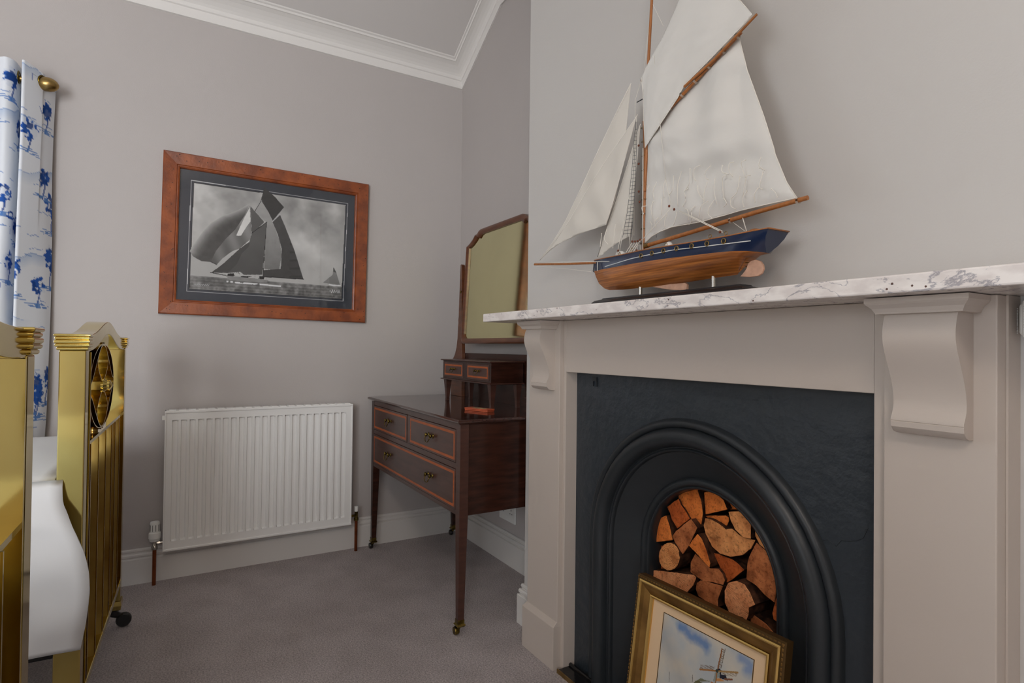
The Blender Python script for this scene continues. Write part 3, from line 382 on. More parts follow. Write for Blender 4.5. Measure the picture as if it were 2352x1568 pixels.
arch_sweep('arch_ring', [(.232,-.211),(.230,-.216),(.226,-.221),(.220,-.223),(.214,-.220),(.211,-.215),(.2095,-.213),(.207,-.215),(.204,-.214),(.2015,-.208),(.2,-.198),(.2,-.16)], IRON)
b = B(); rows = [[(x, y, z) for x, z in arch_ring(.2)] for y in (-.16, .30)]; b.strip(rows); b.add([(x, .30, z) for x, z in arch_ring(.2)], [tuple(range(len(arch_ring(.2))))])
b.obj('firebox', SOOT, ins)
B().box(AC-.198, AC+.198, -.20, .25, .335, .345).obj('log_rest', IRON, ins)
# small latch bracket at the head of the plate
B().box(1.533, 1.552, -.276, -.2707, .921, .934).box(1.533, 1.535, -.275, -.2707, .905, .922).box(1.550, 1.552, -.275, -.2707, .905, .922).obj('latch', IRON, ins)
# hairline cracks in the paint as fine relief ridges
def crack(pts, r=.0006):
    B().tube([(x, -.2708, z) for x, z in pts], r, 4).obj('paint_crack', MATS['radiator_white'] if r > .0008 else IRON, ins)
crack([(2.245,.655),(2.262,.640),(2.275,.646),(2.292,.638),(2.302,.652),(2.318,.655),(2.331,.660),(2.343,.668),(2.352,.690)], .0005)
crack([(2.345,.686),(2.362,.684),(2.385,.684)], .0005)
he = thing('hearth', 'black glazed hearth with thin brass edging at the foot of the fireplace', 'hearth', (1.92, -.3, 0))
B().box(1.4485, 2.3835, -.3355, -.2715, 0, .010).obj('hearth_slab', mat('glazed_black', srgb(20,20,22), .12, bump=.2, bscale=30), he, bev=.002)
B().box(1.4485, 2.3835, -.3395, -.3358, 0, .0125).obj('brass_edging', BRASSD, he)
B().tube([(1.449, -.287, .0125), (2.383, -.287, .0125)], .0065, 10).obj('kerb_bead', MATS['glazed_black'], he)

# logs
LN = dict(A=(0,'large split orange log at the crown of the stack, left of the centre line'), B=(4,'broad reddish split log high on the left of the stack'), C=(0,'quarter log with a straight left edge at the top of the stack'),
 D=(0,'small orange log tucked under the right shoulder of the arch'), E=(2,'largest half-round log in the middle of the stack, sawn end facing out'), F=(0,'small thin wedge lying on top of the largest half-round log'),
 G=(2,'quarter log with a straight right edge, right of the largest half-round log'), H=(2,'oval log end pressed against the right side of the arch, upper one'), I=(0,'small orange quarter log against the left side of the arch'),
 J=(1,'grey-brown square-cut billet standing on its corner at left'), K=(2,'round tan log with bark rim at the left of the stack'), L=(0,'narrow bright orange wedge pointing down in the middle'),
 M=(1,'brown split log with dark blotches below the narrow orange wedge'), N=(4,'triangular rusty log under the largest half-round log'), O=(1,'tall rough tan split log on the right of the stack'),
 P=(1,'thin sliver of log between the tall rough log and the arch'), Q=(3,'half-round pinkish log with curved growth rings above the picture frame corner'), R=(1,'dull brown log just above the picture frame, below the blotched brown log'),
 S=(3,'palest oval log with fine rings and a broken lower edge'), T=(4,'rusty log at the right edge low in the arch'), U=(1,'dark bark-sided log half hidden behind the frame at lower right'), V=(4,'flat orange log behind the round tan log at the left edge'))
for k, (poly, y) in LOGS.items():
    mi, lab = LN[k]; pg = np.array(poly); cen = pg.mean(0)
    if k == 'Q': cen = np.array([pg[:, 0].mean()-.01, pg[:, 1].max()-.002])
    dense = []
    for q in range(len(pg)):      # rough the sawn outline a little
        a_, b_ = pg[q], pg[(q+1) % len(pg)]; nseg = max(1, int(np.hypot(*(b_-a_))/.008))
        for s_ in range(nseg): dense.append(tuple(lerp(a_, b_, s_/nseg)+RNG.normal(0, .00035, 2)))
    lm = log_mat('log_end_'+k.lower(), LOGC[mi][0], LOGC[mi][1], (float(cen[0]), float(cen[1])), LOGC[mi][2] or (70 if k == 'K' else 0))
    t = tag(B().prism(dense, y, y+.24, 'y', mi=1, capmi=0).obj('log', [lm, BARK], bev=.0010, seg=1), lab, 'log', 'firewood logs in the fireplace')

# ------------------------------------------------------------------ pictures
def frame_ring(bb, x0, x1, z0, z1, prof, plane):
    """mitred frame: prof (inset, height off wall); plane(a, h, z) -> world"""
    rings = []
    for (cx, cz) in ((0, 0), (1, 0), (1, 1), (0, 1)):
        rings.append([plane(x1-i if cx else x0+i, h, z1-i if cz else z0+i) for i, h in prof])
    return bb.sweep(rings, closed=True)
def noise2(h, w_, sc, seed=0, octs=4):
    r = np.random.RandomState(seed); out = np.zeros((h, w_)); amp = 1; tot = 0
    for o in range(octs):
        gh, gw = max(2, int(h/sc)+2), max(2, int(w_/sc)+2); g = r.rand(gh, gw)
        yy = np.linspace(0, gh-1.001, h); xx = np.linspace(0, gw-1.001, w_); yi = yy.astype(int); xi = xx.astype(int)
        fy = (yy-yi)[:, None]; fx = (xx-xi)[None]; fy = fy*fy*(3-2*fy); fx = fx*fx*(3-2*fx)
        v = g[yi][:, xi]*(1-fy)*(1-fx)+g[yi+1][:, xi]*fy*(1-fx)+g[yi][:, xi+1]*(1-fy)*fx+g[yi+1][:, xi+1]*fy*fx
        out += v*amp; tot += amp; amp *= .5; sc = max(2, sc/2)
    return out/tot
def grid_print(name, img, P, m, parent):
    """img (h,w,3) linear colours, cell colours on a flat sheet; P(s,t) -> point"""
    h, w_ = img.shape[:2]
    vs = np.array([P(i/(w_-1), j/(h-1)) for j in range(h) for i in range(w_)])
    idx = np.arange(h*w_).reshape(h, w_)
    f = np.stack([idx[:-1, :-1], idx[:-1, 1:], idx[1:, 1:], idx[1:, :-1]], -1).reshape(-1, 4)
    me = bpy.data.meshes.new(name); me.vertices.add(len(vs)); me.vertices.foreach_set('co', vs.ravel())
    me.loops.add(f.size); me.loops.foreach_set('vertex_index', f.ravel()); me.polygons.add(len(f)); me.polygons.foreach_set('loop_start', np.arange(0, f.size, 4))
    me.update(); me.validate()
    a = me.color_attributes.new('print', 'FLOAT_COLOR', 'POINT'); c = np.ones((h*w_, 4)); c[:, :3] = img.reshape(-1, 3); a.data.foreach_set('color', c.ravel())
    return link(name, me, m, parent)
class Ras:
    def __init__(s, w_, h, wx, hz):
        s.w, s.h = w_, h; s.X, s.Y = np.meshgrid(np.linspace(0, 1, w_), np.linspace(0, 1, h)); s.a = wx; s.b = hz; s.im = np.ones((h, w_, 3))
    def poly(s, pts):
        m = np.zeros((s.h, s.w), bool); n = len(pts)
        for i in range(n):
            x0, y0 = pts[i]; x1, y1 = pts[(i+1) % n]
            if y0 == y1: continue
            c = (s.Y >= min(y0, y1)) & (s.Y < max(y0, y1)); m ^= c & (s.X < x0+(s.Y-y0)*(x1-x0)/(y1-y0))
        return m
    def line(s, pts, wd):
        m = np.zeros((s.h, s.w), bool)
        for (x0, y0), (x1, y1) in zip(pts[:-1], pts[1:]):
            ax, ay, bx, by = x0*s.a, y0*s.b, x1*s.a, y1*s.b; px, py = s.X*s.a-ax, s.Y*s.b-ay; dx, dy = bx-ax, by-ay
            t = np.clip((px*dx+py*dy)/(dx*dx+dy*dy+1e-12), 0, 1); m |= np.hypot(px-t*dx, py-t*dy) < wd
        return m
    def put(s, m, c, a=1.0):
        c = np.asarray(c, float)
        if c.ndim == 0: c = np.array([c]*3)
        if c.ndim == 2: c = c[..., None]*np.ones(3)
        s.im = np.where(m[..., None], s.im*(1-a)+c*a, s.im)
    def ell(s, cx, cy, rx, ry): return ((s.X-cx)*s.a/rx)**2+((s.Y-cy)*s.b/ry)**2 < 1
def photo_art():
    r = Ras(440, 340, .779, .598); n = noise2(340, 440, 60, 3); n2 = noise2(340, 440, 10, 9, 3); X, Y = r.X, r.Y
    g = lambda v: ((np.asarray(v)/255+.055)/1.055)**2.4
    r.im[:] = np.array([g(58), g(62), g(70)])
    pr = PIC['print']; pm = r.poly(pr); ln = PIC['line']
    r.put(r.line(ln+ln[:1], .0011), g(205)); r.put(r.line(pr+pr[:1], .0022), g(30))
    sky = 186+75*(n-.5)*2*np.clip(Y*1.3-.1, .15, 1); hz = np.interp(X[0], [PIC['hor'][0][0], PIC['hor'][1][0]], [PIC['hor'][0][1], PIC['hor'][1][1]])[None]
    sky = np.where(Y < hz, 118+95*(n2-.5)+10*np.sin(Y*260), sky-60*np.clip((X-.75)*2, 0, 1)*np.clip((Y-.55)*2.2, 0, 1)*n)
    tint = np.array([1.0, .985, .95]); c3 = g(np.clip(sky, 20, 240))[..., None]*tint
    r.im = np.where(pm[..., None], c3, r.im)
    T = lambda v: g(np.clip(v, 12, 245))[..., None]*tint
    def pt(key, v, a=1):
        m = r.poly(PIC[key]); r.im = np.where(m[..., None], r.im*(1-a)+T(v)*a, r.im)
    ed = np.full_like(X, 9.)
    for (x0, y0), (x1, y1) in zip(PIC['spinb'][:7], PIC['spinb'][1:8]):
        tt = np.clip(((X-x0)*(x1-x0)+(Y-y0)*(y1-y0))/((x1-x0)**2+(y1-y0)**2+1e-9), 0, 1); ed = np.minimum(ed, np.hypot(X-x0-tt*(x1-x0), Y-y0-tt*(y1-y0)))
    pt('spinb', 70+100*np.clip(1-ed/.07, 0, 1)**1.5+16*n2+50*np.clip(.34-Y, 0, .2)*3)
    pt('mtop', 150+100*(Y-.62)-60*np.abs(X-.5)+14*n2); pt('main', 56+26*Y+10*n2+26*np.clip(X-.55, 0, 1)); pt('topsl', 60+10*n2)
    m = r.poly(PIC['main']); st = (np.sin((Y*95-X*16)) > .72) & (X > .60) & (Y < .62) & (Y > .2); r.im = np.where((m & st)[..., None], T(np.full_like(X, 60.)), r.im)
    pt('fore', 76+20*n+40*(Y-.4)); pt('jib2', 92+50*(Y-.6)); pt('stay', 56+30*n); pt('jib1', 118+90*(Y-.45)+50*np.sin(X*60+Y*20)*.3); pt('jib1hi', 214+20*n2)
    pt('hull', 128+30*n2); m = r.poly(PIC['crew']) & (n2 > .47); r.im = np.where(m[..., None], T(np.full_like(X, 34.)), r.im)
    for k, wd, v in (('gaff', .0016, 190), ('gaff2', .0014, 40), ('sprit', .0018, 28), ('mast', .0012, 40), ('boomf', .0018, 24), ('mastt', .0012, 50), ('spb', .0016, 30)): r.put(r.line(PIC[k], wd), g(v))
    pt('sm1', 120+70*(Y-.2)+30*n); pt('sm2', 90+X*0); r.put(r.line(PIC['smh'], .003), g(225))
    r.put(r.line([(PIC['hull'][0][0]-.01, PIC['hull'][-1][1]-.012), (PIC['hull'][4][0]+.08, PIC['hull'][4][1]-.02)], .0035) & (n2 > .45), g(225))
    # pencilled signature at lower right of the print and a faint caption at lower left
    sx, sy = PIC['print'][2][0]-.075, PIC['print'][2][1]+.055
    sig = [(sx+k*.0042, sy+.012*math.sin(k*1.9)+.006*math.sin(k*3.7)) for k in range(16)]; r.put(r.line(sig, .0009), g(225))
    cx, cy = PIC['print'][3][0]+.02, PIC['print'][3][1]+.035
    cap = [(cx+k*.0035, cy+.006*math.sin(k*2.3)) for k in range(24)]; r.put(r.line(cap, .0007), g(190))
    return r.im
pic = thing('framed_photograph', 'pine framed black and white photograph of a racing yacht on the wall above the radiator', 'picture', (0, -.99, 1.15))
b = B(); frame_ring(b, -1.4475, -.5445, 1.1465, 1.8565, [(0,.001),(0,.024),(.004,.028),(.052,.024),(.055,.020),(.058,.020),(.060,.023),(.064,.021),(.066,.010),(.066,.001)], lambda a, h, z: (h, a, z)); b.obj('picture_frame', PINE, pic)
for k in range(95):      # nail holes and dents of the distressed pine, tiny dark plugs let into the frame face
    side = random.random(); i = random.uniform(.008, .048)
    if side < .6: a = random.uniform(-1.44, -.55); z = (1.8565-i) if random.random() < .5 else (1.1465+i)
    else: z = random.uniform(1.155, 1.85); a = (-1.4475+i) if random.random() < .5 else (-.5445-i)
    h = .0283-(i-.004)*.083; rr = random.uniform(.0014, .0030)
    B().add([(h+.0003, a+rr*math.cos(q)*random.uniform(.6, 1.3), z+rr*math.sin(q)*.7) for q in np.linspace(0, 2*math.pi, 7)[:-1]], [tuple(range(6))]).obj('dent', KNOT, pic)
grid_print('print', photo_art(), lambda s, t: (.006, lerp(-1.383, -.604, s), lerp(1.202, 1.80, t)), PRINT, pic)
B().box(.0005, .0055, -1.39, -.60, 1.19, 1.81).obj('backing', MATB, pic)
B().box(.0085, .010, -1.386, -.606, 1.208, 1.795).obj('glass', GLASS, pic)

pic.rotation_euler = (math.radians(-.75), 0, 0)

def mill_art():
    r = Ras(230, 275, .255, .305); n = noise2(275, 230, 50, 21); n2 = noise2(275, 230, 14, 22); X, Y = r.X, r.Y
    lin = lambda R, G, Bc: np.array([((c/255+.055)/1.055)**2.4 for c in (R, G, Bc)])
    t = np.clip((n-.35)*2.4, 0, 1)[..., None]; u = np.clip((1-Y)*1.2, 0, 1)[..., None]
    r.im = (lin(178,184,186)*(1-t)+lin(206,198,182)*t)
    k = np.clip(1-np.abs((Y-.62)+(X-.2)*.9-.1*n)*5, 0, 1)[..., None]*np.clip(1.1-X*1.4, 0, 1)[..., None]; r.im = r.im*(1-.45*k)+lin(150,146,142)*.45*k
    def cloud(key, c, a):
        p = MILL[key]; cx, cy = np.mean([q[0] for q in p]), np.mean([q[1] for q in p]); best = np.full_like(X, 9.)
        for (x0, y0), (x1, y1) in zip(p[:4], p[1:5]):
            tt = np.clip(((X-x0)*(x1-x0)+(Y-y0)*(y1-y0))/((x1-x0)**2+(y1-y0)**2+1e-9), 0, 1); best = np.minimum(best, np.hypot(X-x0-tt*(x1-x0), Y-y0-tt*(y1-y0)))
        w8 = np.clip(1.2-(best+.05*(n2-.5))/.05, 0, 1)[..., None]*a; r.im = r.im*(1-w8)+c*w8
    cloud('blue1', lin(92,128,178), .85); cloud('blue2', lin(118,144,184), .8)
    r.put((Y < .34+.02*n2) , lin(120,122,104), .6); r.put(Y < .22+.03*n, lin(110,104,78), .8)
    r.put(r.poly(MILL['bush']), lin(92,92,44), .8); r.put(r.ell(MILL['bush'][1][0], MILL['bush'][1][1]-.09, .02, .02) , lin(88,88,46), .9)
    for q in ('sailv', 'saill', 'sailr'): r.put(r.poly(MILL[q]) & ((np.sin(X*420) > .55) | (np.sin(Y*400) > .45)), lin(112,92,72), .75)
    hb = MILL['hub']; bx = .055
    r.put(r.poly([(hb[0]-.05, hb[1]-.09), (hb[0]+.08, hb[1]-.09), (hb[0]+.13, .12), (hb[0]-.10, .12)]), lin(176,120,78)); r.put(r.poly(MILL['cap']), lin(40,40,54)); r.put(r.poly(MILL['body']), lin(140,150,146)); r.put(r.poly(MILL['body2']), lin(196,140,86))
    for q, wd, c in (('sailvb', .0016, lin(132,86,48)), ('sailvr', .0006, lin(70,58,50)), ('saillb', .0018, lin(160,112,66)), ('sailrb', .0018, lin(164,130,82)), ('tail', .0018, lin(130,84,62)), ('m1', .0006, lin(70,66,60)), ('m2', .0006, lin(70,66,60))): r.put(r.line(MILL[q], wd), c)
    r.put(r.line([tuple(hb), (hb[0]-.02, hb[1]-.38)], .0016), lin(150,110,72)); r.put(r.ell(hb[0], hb[1], .004, .004), lin(60,70,64))
    r.put(r.ell(MILL['boats'][0][0], .30, .010, .012) | r.ell(MILL['boats'][2][0], .31, .008, .012), lin(74,80,92), .7)
    return r.im
mp = thing('gilt_framed_painting', 'gilt framed watercolour of a windmill leaning against the fireplace opening', 'picture', (2.03, -.38, 0))
LEAN = .142
def mpl(a, h, z):   # a = x, z = height up the leaning plane, h = off the plane
    return (a, -.330-LEAN*(.434-z)-h*.99-.0005, z+h*.14+.004*(a-1.81)/.42)
b = B(); frame_ring(b, 1.811, 2.232, .012, .434, [(0,-.016),(0,.006),(.003,.010),(.009,.010),(.010,.0075)], mpl); b.obj('outer_edge', GILTD, mp)
b = B(); frame_ring(b, 1.811+.0095, 2.232-.0095, .0215, .4245, [(0,.006),(.0,.012),(.003,.0145),(.006,.013),(.007,.010)], mpl); b.obj('raised_bead', GILTB, mp)
b = B(); frame_ring(b, 1.811+.0165, 2.232-.0165, .0285, .4175, [(0,0),(0,.010),(.010,.007),(.022,-.001),(.024,-.006),(.024,-.012)], mpl); b.obj('frame_moulding', GILT, mp)
b = B(); frame_ring(b, 1.811+.040, 2.232-.040, .052, .394, [(0,-.010),(0,.0),(.0025,.002),(.006,.0),(.008,-.004),(.008,-.010)], mpl); b.obj('slip', GILTB, mp)
for side in range(3):   # the row of small carved beads along the outer edge, top and both sides
    m_ = 46
    bb = B()
    for k in range(m_):
        u = (k+.5)/m_
        P = mpl(1.811+.421*u, .0105, .4295) if side == 0 else (mpl(1.8155, .0105, .012+.42*u) if side == 1 else mpl(2.2275, .0105, .012+.42*u))
        bb.ball(P, .0026, 6, sq=(1.5, .6, .7) if side == 0 else (.7, .6, 1.5))
    bb.obj('carved_beading', GILT, mp)['kind'] = 'stuff'
b = B(); b.add([mpl(x, -.008, z) for x, z in ((1.855, .055), (2.19, .055), (2.19, .391), (1.855, .391))], [(0,1,2,3)]); b.obj('mount', CREAM, mp)
b = B(); ml = B(); frame_ring(ml, 1.8955, 2.1555, .056, .3665, [(0,-.0079),(0,-.0072),(.0016,-.0072),(.0016,-.0079)], mpl); ml.obj('ruled_line', GILTD, mp)
grid_print('painting', mill_art(), lambda s, t: mpl(lerp(1.898, 2.153, s), -.0074, lerp(.06, .365, t)), PRINT, mp)

# ------------------------------------------------------------------ radiator
rad = thing('radiator', 'white panel radiator with vertical ribs under the framed yacht photograph', 'radiator', (.05, -1.016, .137))
Y0, Y1, Z0, Z1 = -1.415, -.617, .140, .736
NR = 23; pitch = (Y1-Y0-.052)/NR; ys = [Y0, Y0+.014, Y0+.016]; hs = [0, 0, -.0]; cols = [(Y0+.006, 0), (Y0+.016, 0)]
for k in range(NR):
    a = Y0+.026+k*pitch; cols += [(a+.0015, 0), (a+.0060, -.015), (a+pitch*.60-.002, -.015), (a+pitch*.60+.0055, 0)]
cols += [(Y1-.016, 0), (Y1-.006, 0)]
zr = [(Z0+.008, 0), (Z0+.040, 0), (Z0+.048, 1), (Z1-.048, 1), (Z1-.040, 0), (Z1-.008, 0)]
FXr = .083
b = B(); b.strip([[(FXr+h*q, y, z) for y, h in cols] for z, q in zr]); b.obj('front_panel', WHITE, rad, ang=25)
b = B()
for y0, y1, z0, z1 in ((Y0, Y1, Z0, Z0+.009), (Y0, Y1, Z1-.010, Z1), (Y0, Y0+.0065, Z0, Z1), (Y1-.0065, Y1, Z0, Z1)): b.box(.028, .0875 if z1-z0 < .02 else .0865, y0, y1, z0, z1)
b.obj('casing', WHITE, rad, bev=.002)
B().box(.070, .0735, Y0+.006, Y1-.006, Z0+.009, Z1-.01).box(.030, .034, Y0+.02, Y1-.02, Z0+.02, Z1-.02).obj('back_panel', WHITE, rad)
g = B()
for k in range(21): g.box(.034, .078, Y0+.015+k*.0372, Y0+.042+k*.0372, Z1-.0005, Z1+.0022)
g.obj('top_grille', WHITE, rad)['kind'] = 'stuff'
B().box(.001, .030, Y0+.12, Y0+.15, Z0+.06, Z1-.06).box(.001, .030, Y1-.15, Y1-.12, Z0+.06, Z1-.06).obj('wall_bracket', WHITE, rad)
B().box(.052, .066, Y0-.010, Y0+.001, Z1-.040, Z1-.022).obj('bleed_plug', WPLAST, rad)
def pipe(y, zt): return B().tube([(.062, y, .0), (.062, y, zt)], .0075, 12)
YT = -1.4440
hd = B().lathe([(.0175,.186),(.019,.188),(.020,.196),(.0225,.198),(.0225,.217),(.0215,.222),(.0185,.224),(.0178,.262),(.0165,.267),(.008,.269)], (.062, YT, 0), seg=24).obj('thermostat_head', WPLAST, rad, ang=40)
for k in range(10):
    a = 2*math.pi*k/10+.2; cx, cy = .062+.0181*math.cos(a), YT+.0181*math.sin(a)
    B().tube([(cx, cy, .229), (cx, cy, .256)], .0010, 4).obj('vent_slot', BLACK, hd)
B().lathe([(.0075,.150),(.011,.150),(.012,.153),(.012,.162),(.010,.165),(.009,.168),(.009,.186)], (.062, YT, 0), seg=12).tube([(.062, YT, .176), (.062, Y0+.004, .176)], .007, 10).lathe([(.0095,.010),(.0095,.020)], (.062, YT, .176), 'y', 8).obj('valve_body', CHROME, rad, ang=40)
pipe(YT, .152).obj('supply_pipe', COPPER, rad, smooth=False, ang=40)
YL = -.587
B().lathe([(.0075,.196),(.0095,.198),(.0095,.221),(.0085,.223)], (.062, YL, 0), seg=18).obj('valve_cap', WPLAST, rad, ang=40)
B().lathe([(.0075,.152),(.0115,.152),(.0115,.164),(.0085,.167),(.0080,.197)], (.062, YL, 0), seg=12).tube([(.062, YL, .176), (.062, Y1-.004, .176)], .006, 10).obj('valve_body', MATS['handle_brass'], rad, ang=40)
pipe(YL, .155).obj('supply_pipe', COPPER, rad, ang=40)

# sockets on the alcove wall
so = thing('wall_socket', 'white double electrical socket on the alcove wall behind the dressing table', 'socket', (.56, 0, .25))
B().box(.490, .637, -.009, -.0005, .197, .283).obj('face_plate', WPLAST, so, bev=.003)
h = B()
for cx in (.525, .602):
    h.box(cx-.002, cx+.002, -.0098, -.0088, .252, .260); h.box(cx-.012, cx-.006, -.0098, -.0088, .237, .2405); h.box(cx+.006, cx+.012, -.0098, -.0088, .237, .2405)
h.obj('pin_slot', BLACK, so)
sw = B()
for cx in (.546, .581): sw.box(cx-.006, cx+.006, -.0115, -.0088, .257, .277)
sw.obj('switch', WPLAST, so)
# ------------------------------------------------------------------ dressing table
dt = thing('dressing_table', 'dark mahogany dressing table with orange inlaid drawers and swing mirror in the alcove', 'dressing table', (.58, -.28, 0))
TX0, TX1, TYF, TYB, TZ = .062, 1.097, -.515, -.045, .765
tp = B(); prof = [(.0, .7475), (.003, .747), (.010, .750), (.0165, .755), (.018, .759), (.015, .763), (.012, .765)]
tp.sweep([[(TX0-.035*0-o, TYF-o, z), (TX1+o, TYF-o, z), (TX1+o, TYB+o*.3, z), (TX0-o, TYB+o*.3, z)] for o, z in prof]); tp.obj('table_top', MAHOGT, dt, ang=30)
c = B(); FZ0, FZ1 = .422, .7472
c.box(TX0+.004, TX1-.004, TYF+.012, TYB, FZ0, FZ1-.001, 0); c.obj('carcass', MAHOG, dt, bev=.001)
c = B(); c.box(TX0+.036, TX1-.036, TYF+.001, TYF+.0118, .727, .747); c.box(TX0+.036, TX1-.036, TYF+.001, TYF+.0118, .585, .606); c.box(.567, .596, TYF+.0012, TYF+.0118, .6062, .7268); c.box(TX0+.036, TX1-.036, TYF+.001, TYF+.0118, FZ0, .438)
c.obj('drawer_rail', MAHOGF, dt, bev=.0008)
for x in (TX0+.0015, TX1-.0355):
    for yf in (TYF, TYB-.036):
        l = B(); s_ = .034; xo = x; 
        ins_ = .011 ; x1 = x+s_
        tx0, tx1 = (x+.001, x+s_-ins_) if x < .5 else (x+ins_, x1-.001); ty0, ty1 = (yf+.001, yf+s_-ins_) if yf < -.3 else (yf+ins_, yf+s_-.001)
        l.sweep([[(tx0, ty0, .040), (tx1, ty0, .040), (tx1, ty1, .040), (tx0, ty1, .040)], [(x, yf, FZ0), (x1, yf, FZ0), (x1, yf+s_, FZ0), (x, yf+s_, FZ0)], [(x, yf, FZ1-.0002), (x1, yf, FZ1-.0002), (x1, yf+s_, FZ1-.0002), (x, yf+s_, FZ1-.0002)]])
        lg = l.obj('leg', MAHOGF if x > .5 and yf < -.3 else MAHOG, dt, bev=.0012)
        cx, cy = (tx0+tx1)/2, (ty0+ty1)/2
        cc = B(); cc.sweep([[(cx-q, cy-q, z), (cx+q, cy-q, z), (cx+q, cy+q, z), (cx-q, cy+q, z)] for q, z in ((.0125, .058), (.0125, .044), (.017, .039), (.013, .033), (.008, .031))])
        cc.tube([(cx, cy, .033), (cx-.004, cy-.002, .024), (cx-.012, cy-.006, .016)], .006, 8)
        cc.obj('caster_cup', MATS['handle_brass'], lg)
        wv = B().lathe([(.003,-.0085),(.0125,-.0085),(.0145,-.005),(.0145,.005),(.0125,.0085),(.003,.0085)], (cx-.012, cy-.008, .0145), 'y', 16); wv.obj('caster_wheel', MATS['handle_brass'] if x > .5 and yf < -.3 else RUBBER, lg, ang=40)
def handle(parent, cx, y, cz, w_=.028, s=1.0):
    for sx in (-1, 1):
        B().lathe([(.0005,-.017*s),(.006*s,-.016*s),(.0085*s,-.012*s),(.0065*s,-.008*s),(.003*s,-.006*s),(.003*s,-.002),(.0095*s,-.0015),(.0095*s,0)], (cx+sx*w_, y, cz+.004*s), 'y', 14).obj('handle_knob', BRASSH, parent, smooth=True)
    pts = [(cx-w_*.98, y-.011*s, cz+.002*s)]+[(cx-w_*.98*math.cos(a)*1.0, y-.015*s-.004*math.sin(a), cz-.022*s*math.sin(a)**.8) for a in np.linspace(.25, math.pi-.25, 11)]+[(cx+w_*.98, y-.011*s, cz+.002*s)]
    B().tube(pts, .0019*s, 7).obj('bail', BRASSH, parent, smooth=True)
def drawer(x0, x1, z0, z1, y, hx, name='drawer', band=.0095, inset=.008, s=1.0, w_=.022):
    d = B().box(x0, x1, y-.0015, y+.014, z0, z1).obj(name, MAHOGF, dt, bev=.0012)
    def ringb(o, wd):
        q = B(); frame_ring(q, x0+o, x1-o, z0+o, z1-o, [(0, 0), (0, .0004), (wd, .0004), (wd, 0)], lambda a, h, z: (a, y-.0016-h, z)); return q
    ringb(inset, band).obj('inlay_band', SATIN, d)
    for hx_ in hx: handle(d, hx_, y-.0015, (z0+z1)/2+.004*s, w_, s)
    return d
drawer(.1005, .5655, .608, .7255, TYF+.0005, [.335]); drawer(.5975, 1.0595, .608, .7255, TYF+.0005, [.83]); drawer(.1005, 1.0595, .4395, .5835, TYF+.0005, [.335, .83])
# upper stage: jewel box on short legs, back board, uprights, mirror
UC = .586
BX0, BX1, BYF, BYB = .343, .831, -.250, -.092
bb = B(); bb.box(BX0, BX1, BYF, BYB, .872, .957); bx = bb.obj('jewel_box', MAHOG, dt, bev=.001)
for z0, z1, o in ((.957, .964, .010), (.8655, .872, .010)):
    B().sweep([[(BX0-o*k, BYF-o*k, z), (BX1+o*k, BYF-o*k, z), (BX1+o*k, BYB, z), (BX0-o*k, BYB, z)] for k, z in ((.55, z0), (1, z0+.002), (1, z1-.002), (.7, z1))]).obj('box_moulding', MAHOGF, dt, ang=30)
for x0, x1, hx in ((.360, .567, .463), (.607, .814, .710)):
    d = drawer(x0, x1, .881, .948, BYF-.0005, [hx], 'small_drawer', .0075, .008, .62, .017)
for x in (BX0+.006, BX1-.034):
    for y in (BYF+.002, BYB-.030):
        l = B(); l.sweep([[(x+.014-q+o, y+.014-q, z), (x+.014+q+o, y+.014-q, z), (x+.014+q+o, y+.014+q, z), (x+.014-q+o, y+.014+q, z)] for q, z, o in ((.0085, .7653, .002*(1 if x > .5 else -1)), (.0075, .778, 0), (.0105, .82, 0), (.0145, .8652, 0))]); l.obj('box_leg', MAHOGF, dt, ang=40)
B().box(.17, 1.00, -.078, -.062, .7655, .992).obj('back_board', MAHOG, dt)
UP = [(.205,1.452),(.213,1.455),(.219,1.450),(.222,1.30),(.226,1.12),(.232,1.03),(.236,.98),(.236,.7653),(.105,.7653),(.105,.955),(.128,.962),(.150,.985),(.168,1.02),(.180,1.07),(.184,1.13),(.188,1.15),(.186,1.165),(.190,1.18),(.196,1.30)]
for s in (1, -1):
    P = [(x, z) if s == 1 else (2*UC-x, z) for x, z in UP]
    B().prism(P, -.098, -.0785, 'y').obj('upright', FRAMEW, dt, bev=.0012)
# mirror: outline with stepped shoulders
def mirror_outline(inset):
    hw, zt, zb = .348-inset, 1.612-inset, 1.040+inset; sh = .205-inset*.45; z1 = 1.545-inset*.45
    P = [(-hw+.03, zb), (hw-.03, zb)]+[(hw-.03+.03*math.sin(a), zb+.03-.03*math.cos(a)) for a in np.linspace(.3, math.pi/2, 5)]
    R_ = [(hw, z1), (hw-.012, z1+.002), (hw-.040, z1+.012), (hw-.072, z1+.030), (hw-.090, z1+.046), (hw-.112, zt-.018), (hw-.128, zt-.006), (hw-.15, zt)]
    P += R_+[(-x, z) for x, z in R_[::-1]]
    P += [(-hw+.03-.03*math.sin(a), zb+.03-.03*math.cos(a)) for a in np.linspace(math.pi/2, .3, 5)]
    return P
MY = lambda z: -.1000+.030*(z-1.04)/.57
fr = B(); offs = [(0, .012), (0, -.006), (.004, -.010), (.012, -.012), (.022, -.008), (.026, -.004), (.026, .004), (.026, .012)]
rows = [[(UC+x, MY(z)+h, z) for h, (x, z) in [(h, p) for p in mirror_outline(o)]] for o, h in offs]
n = len(rows[0]); vs = [v for r in rows for v in r]; m_ = len(rows)
fr.add(vs, [(i*n+k, i*n+(k+1) % n, ((i+1) % m_)*n+(k+1) % n, ((i+1) % m_)*n+k) for i in range(m_) for k in range(n)])
fm = fr.obj('mirror_frame', FRAMEW, dt, ang=35)
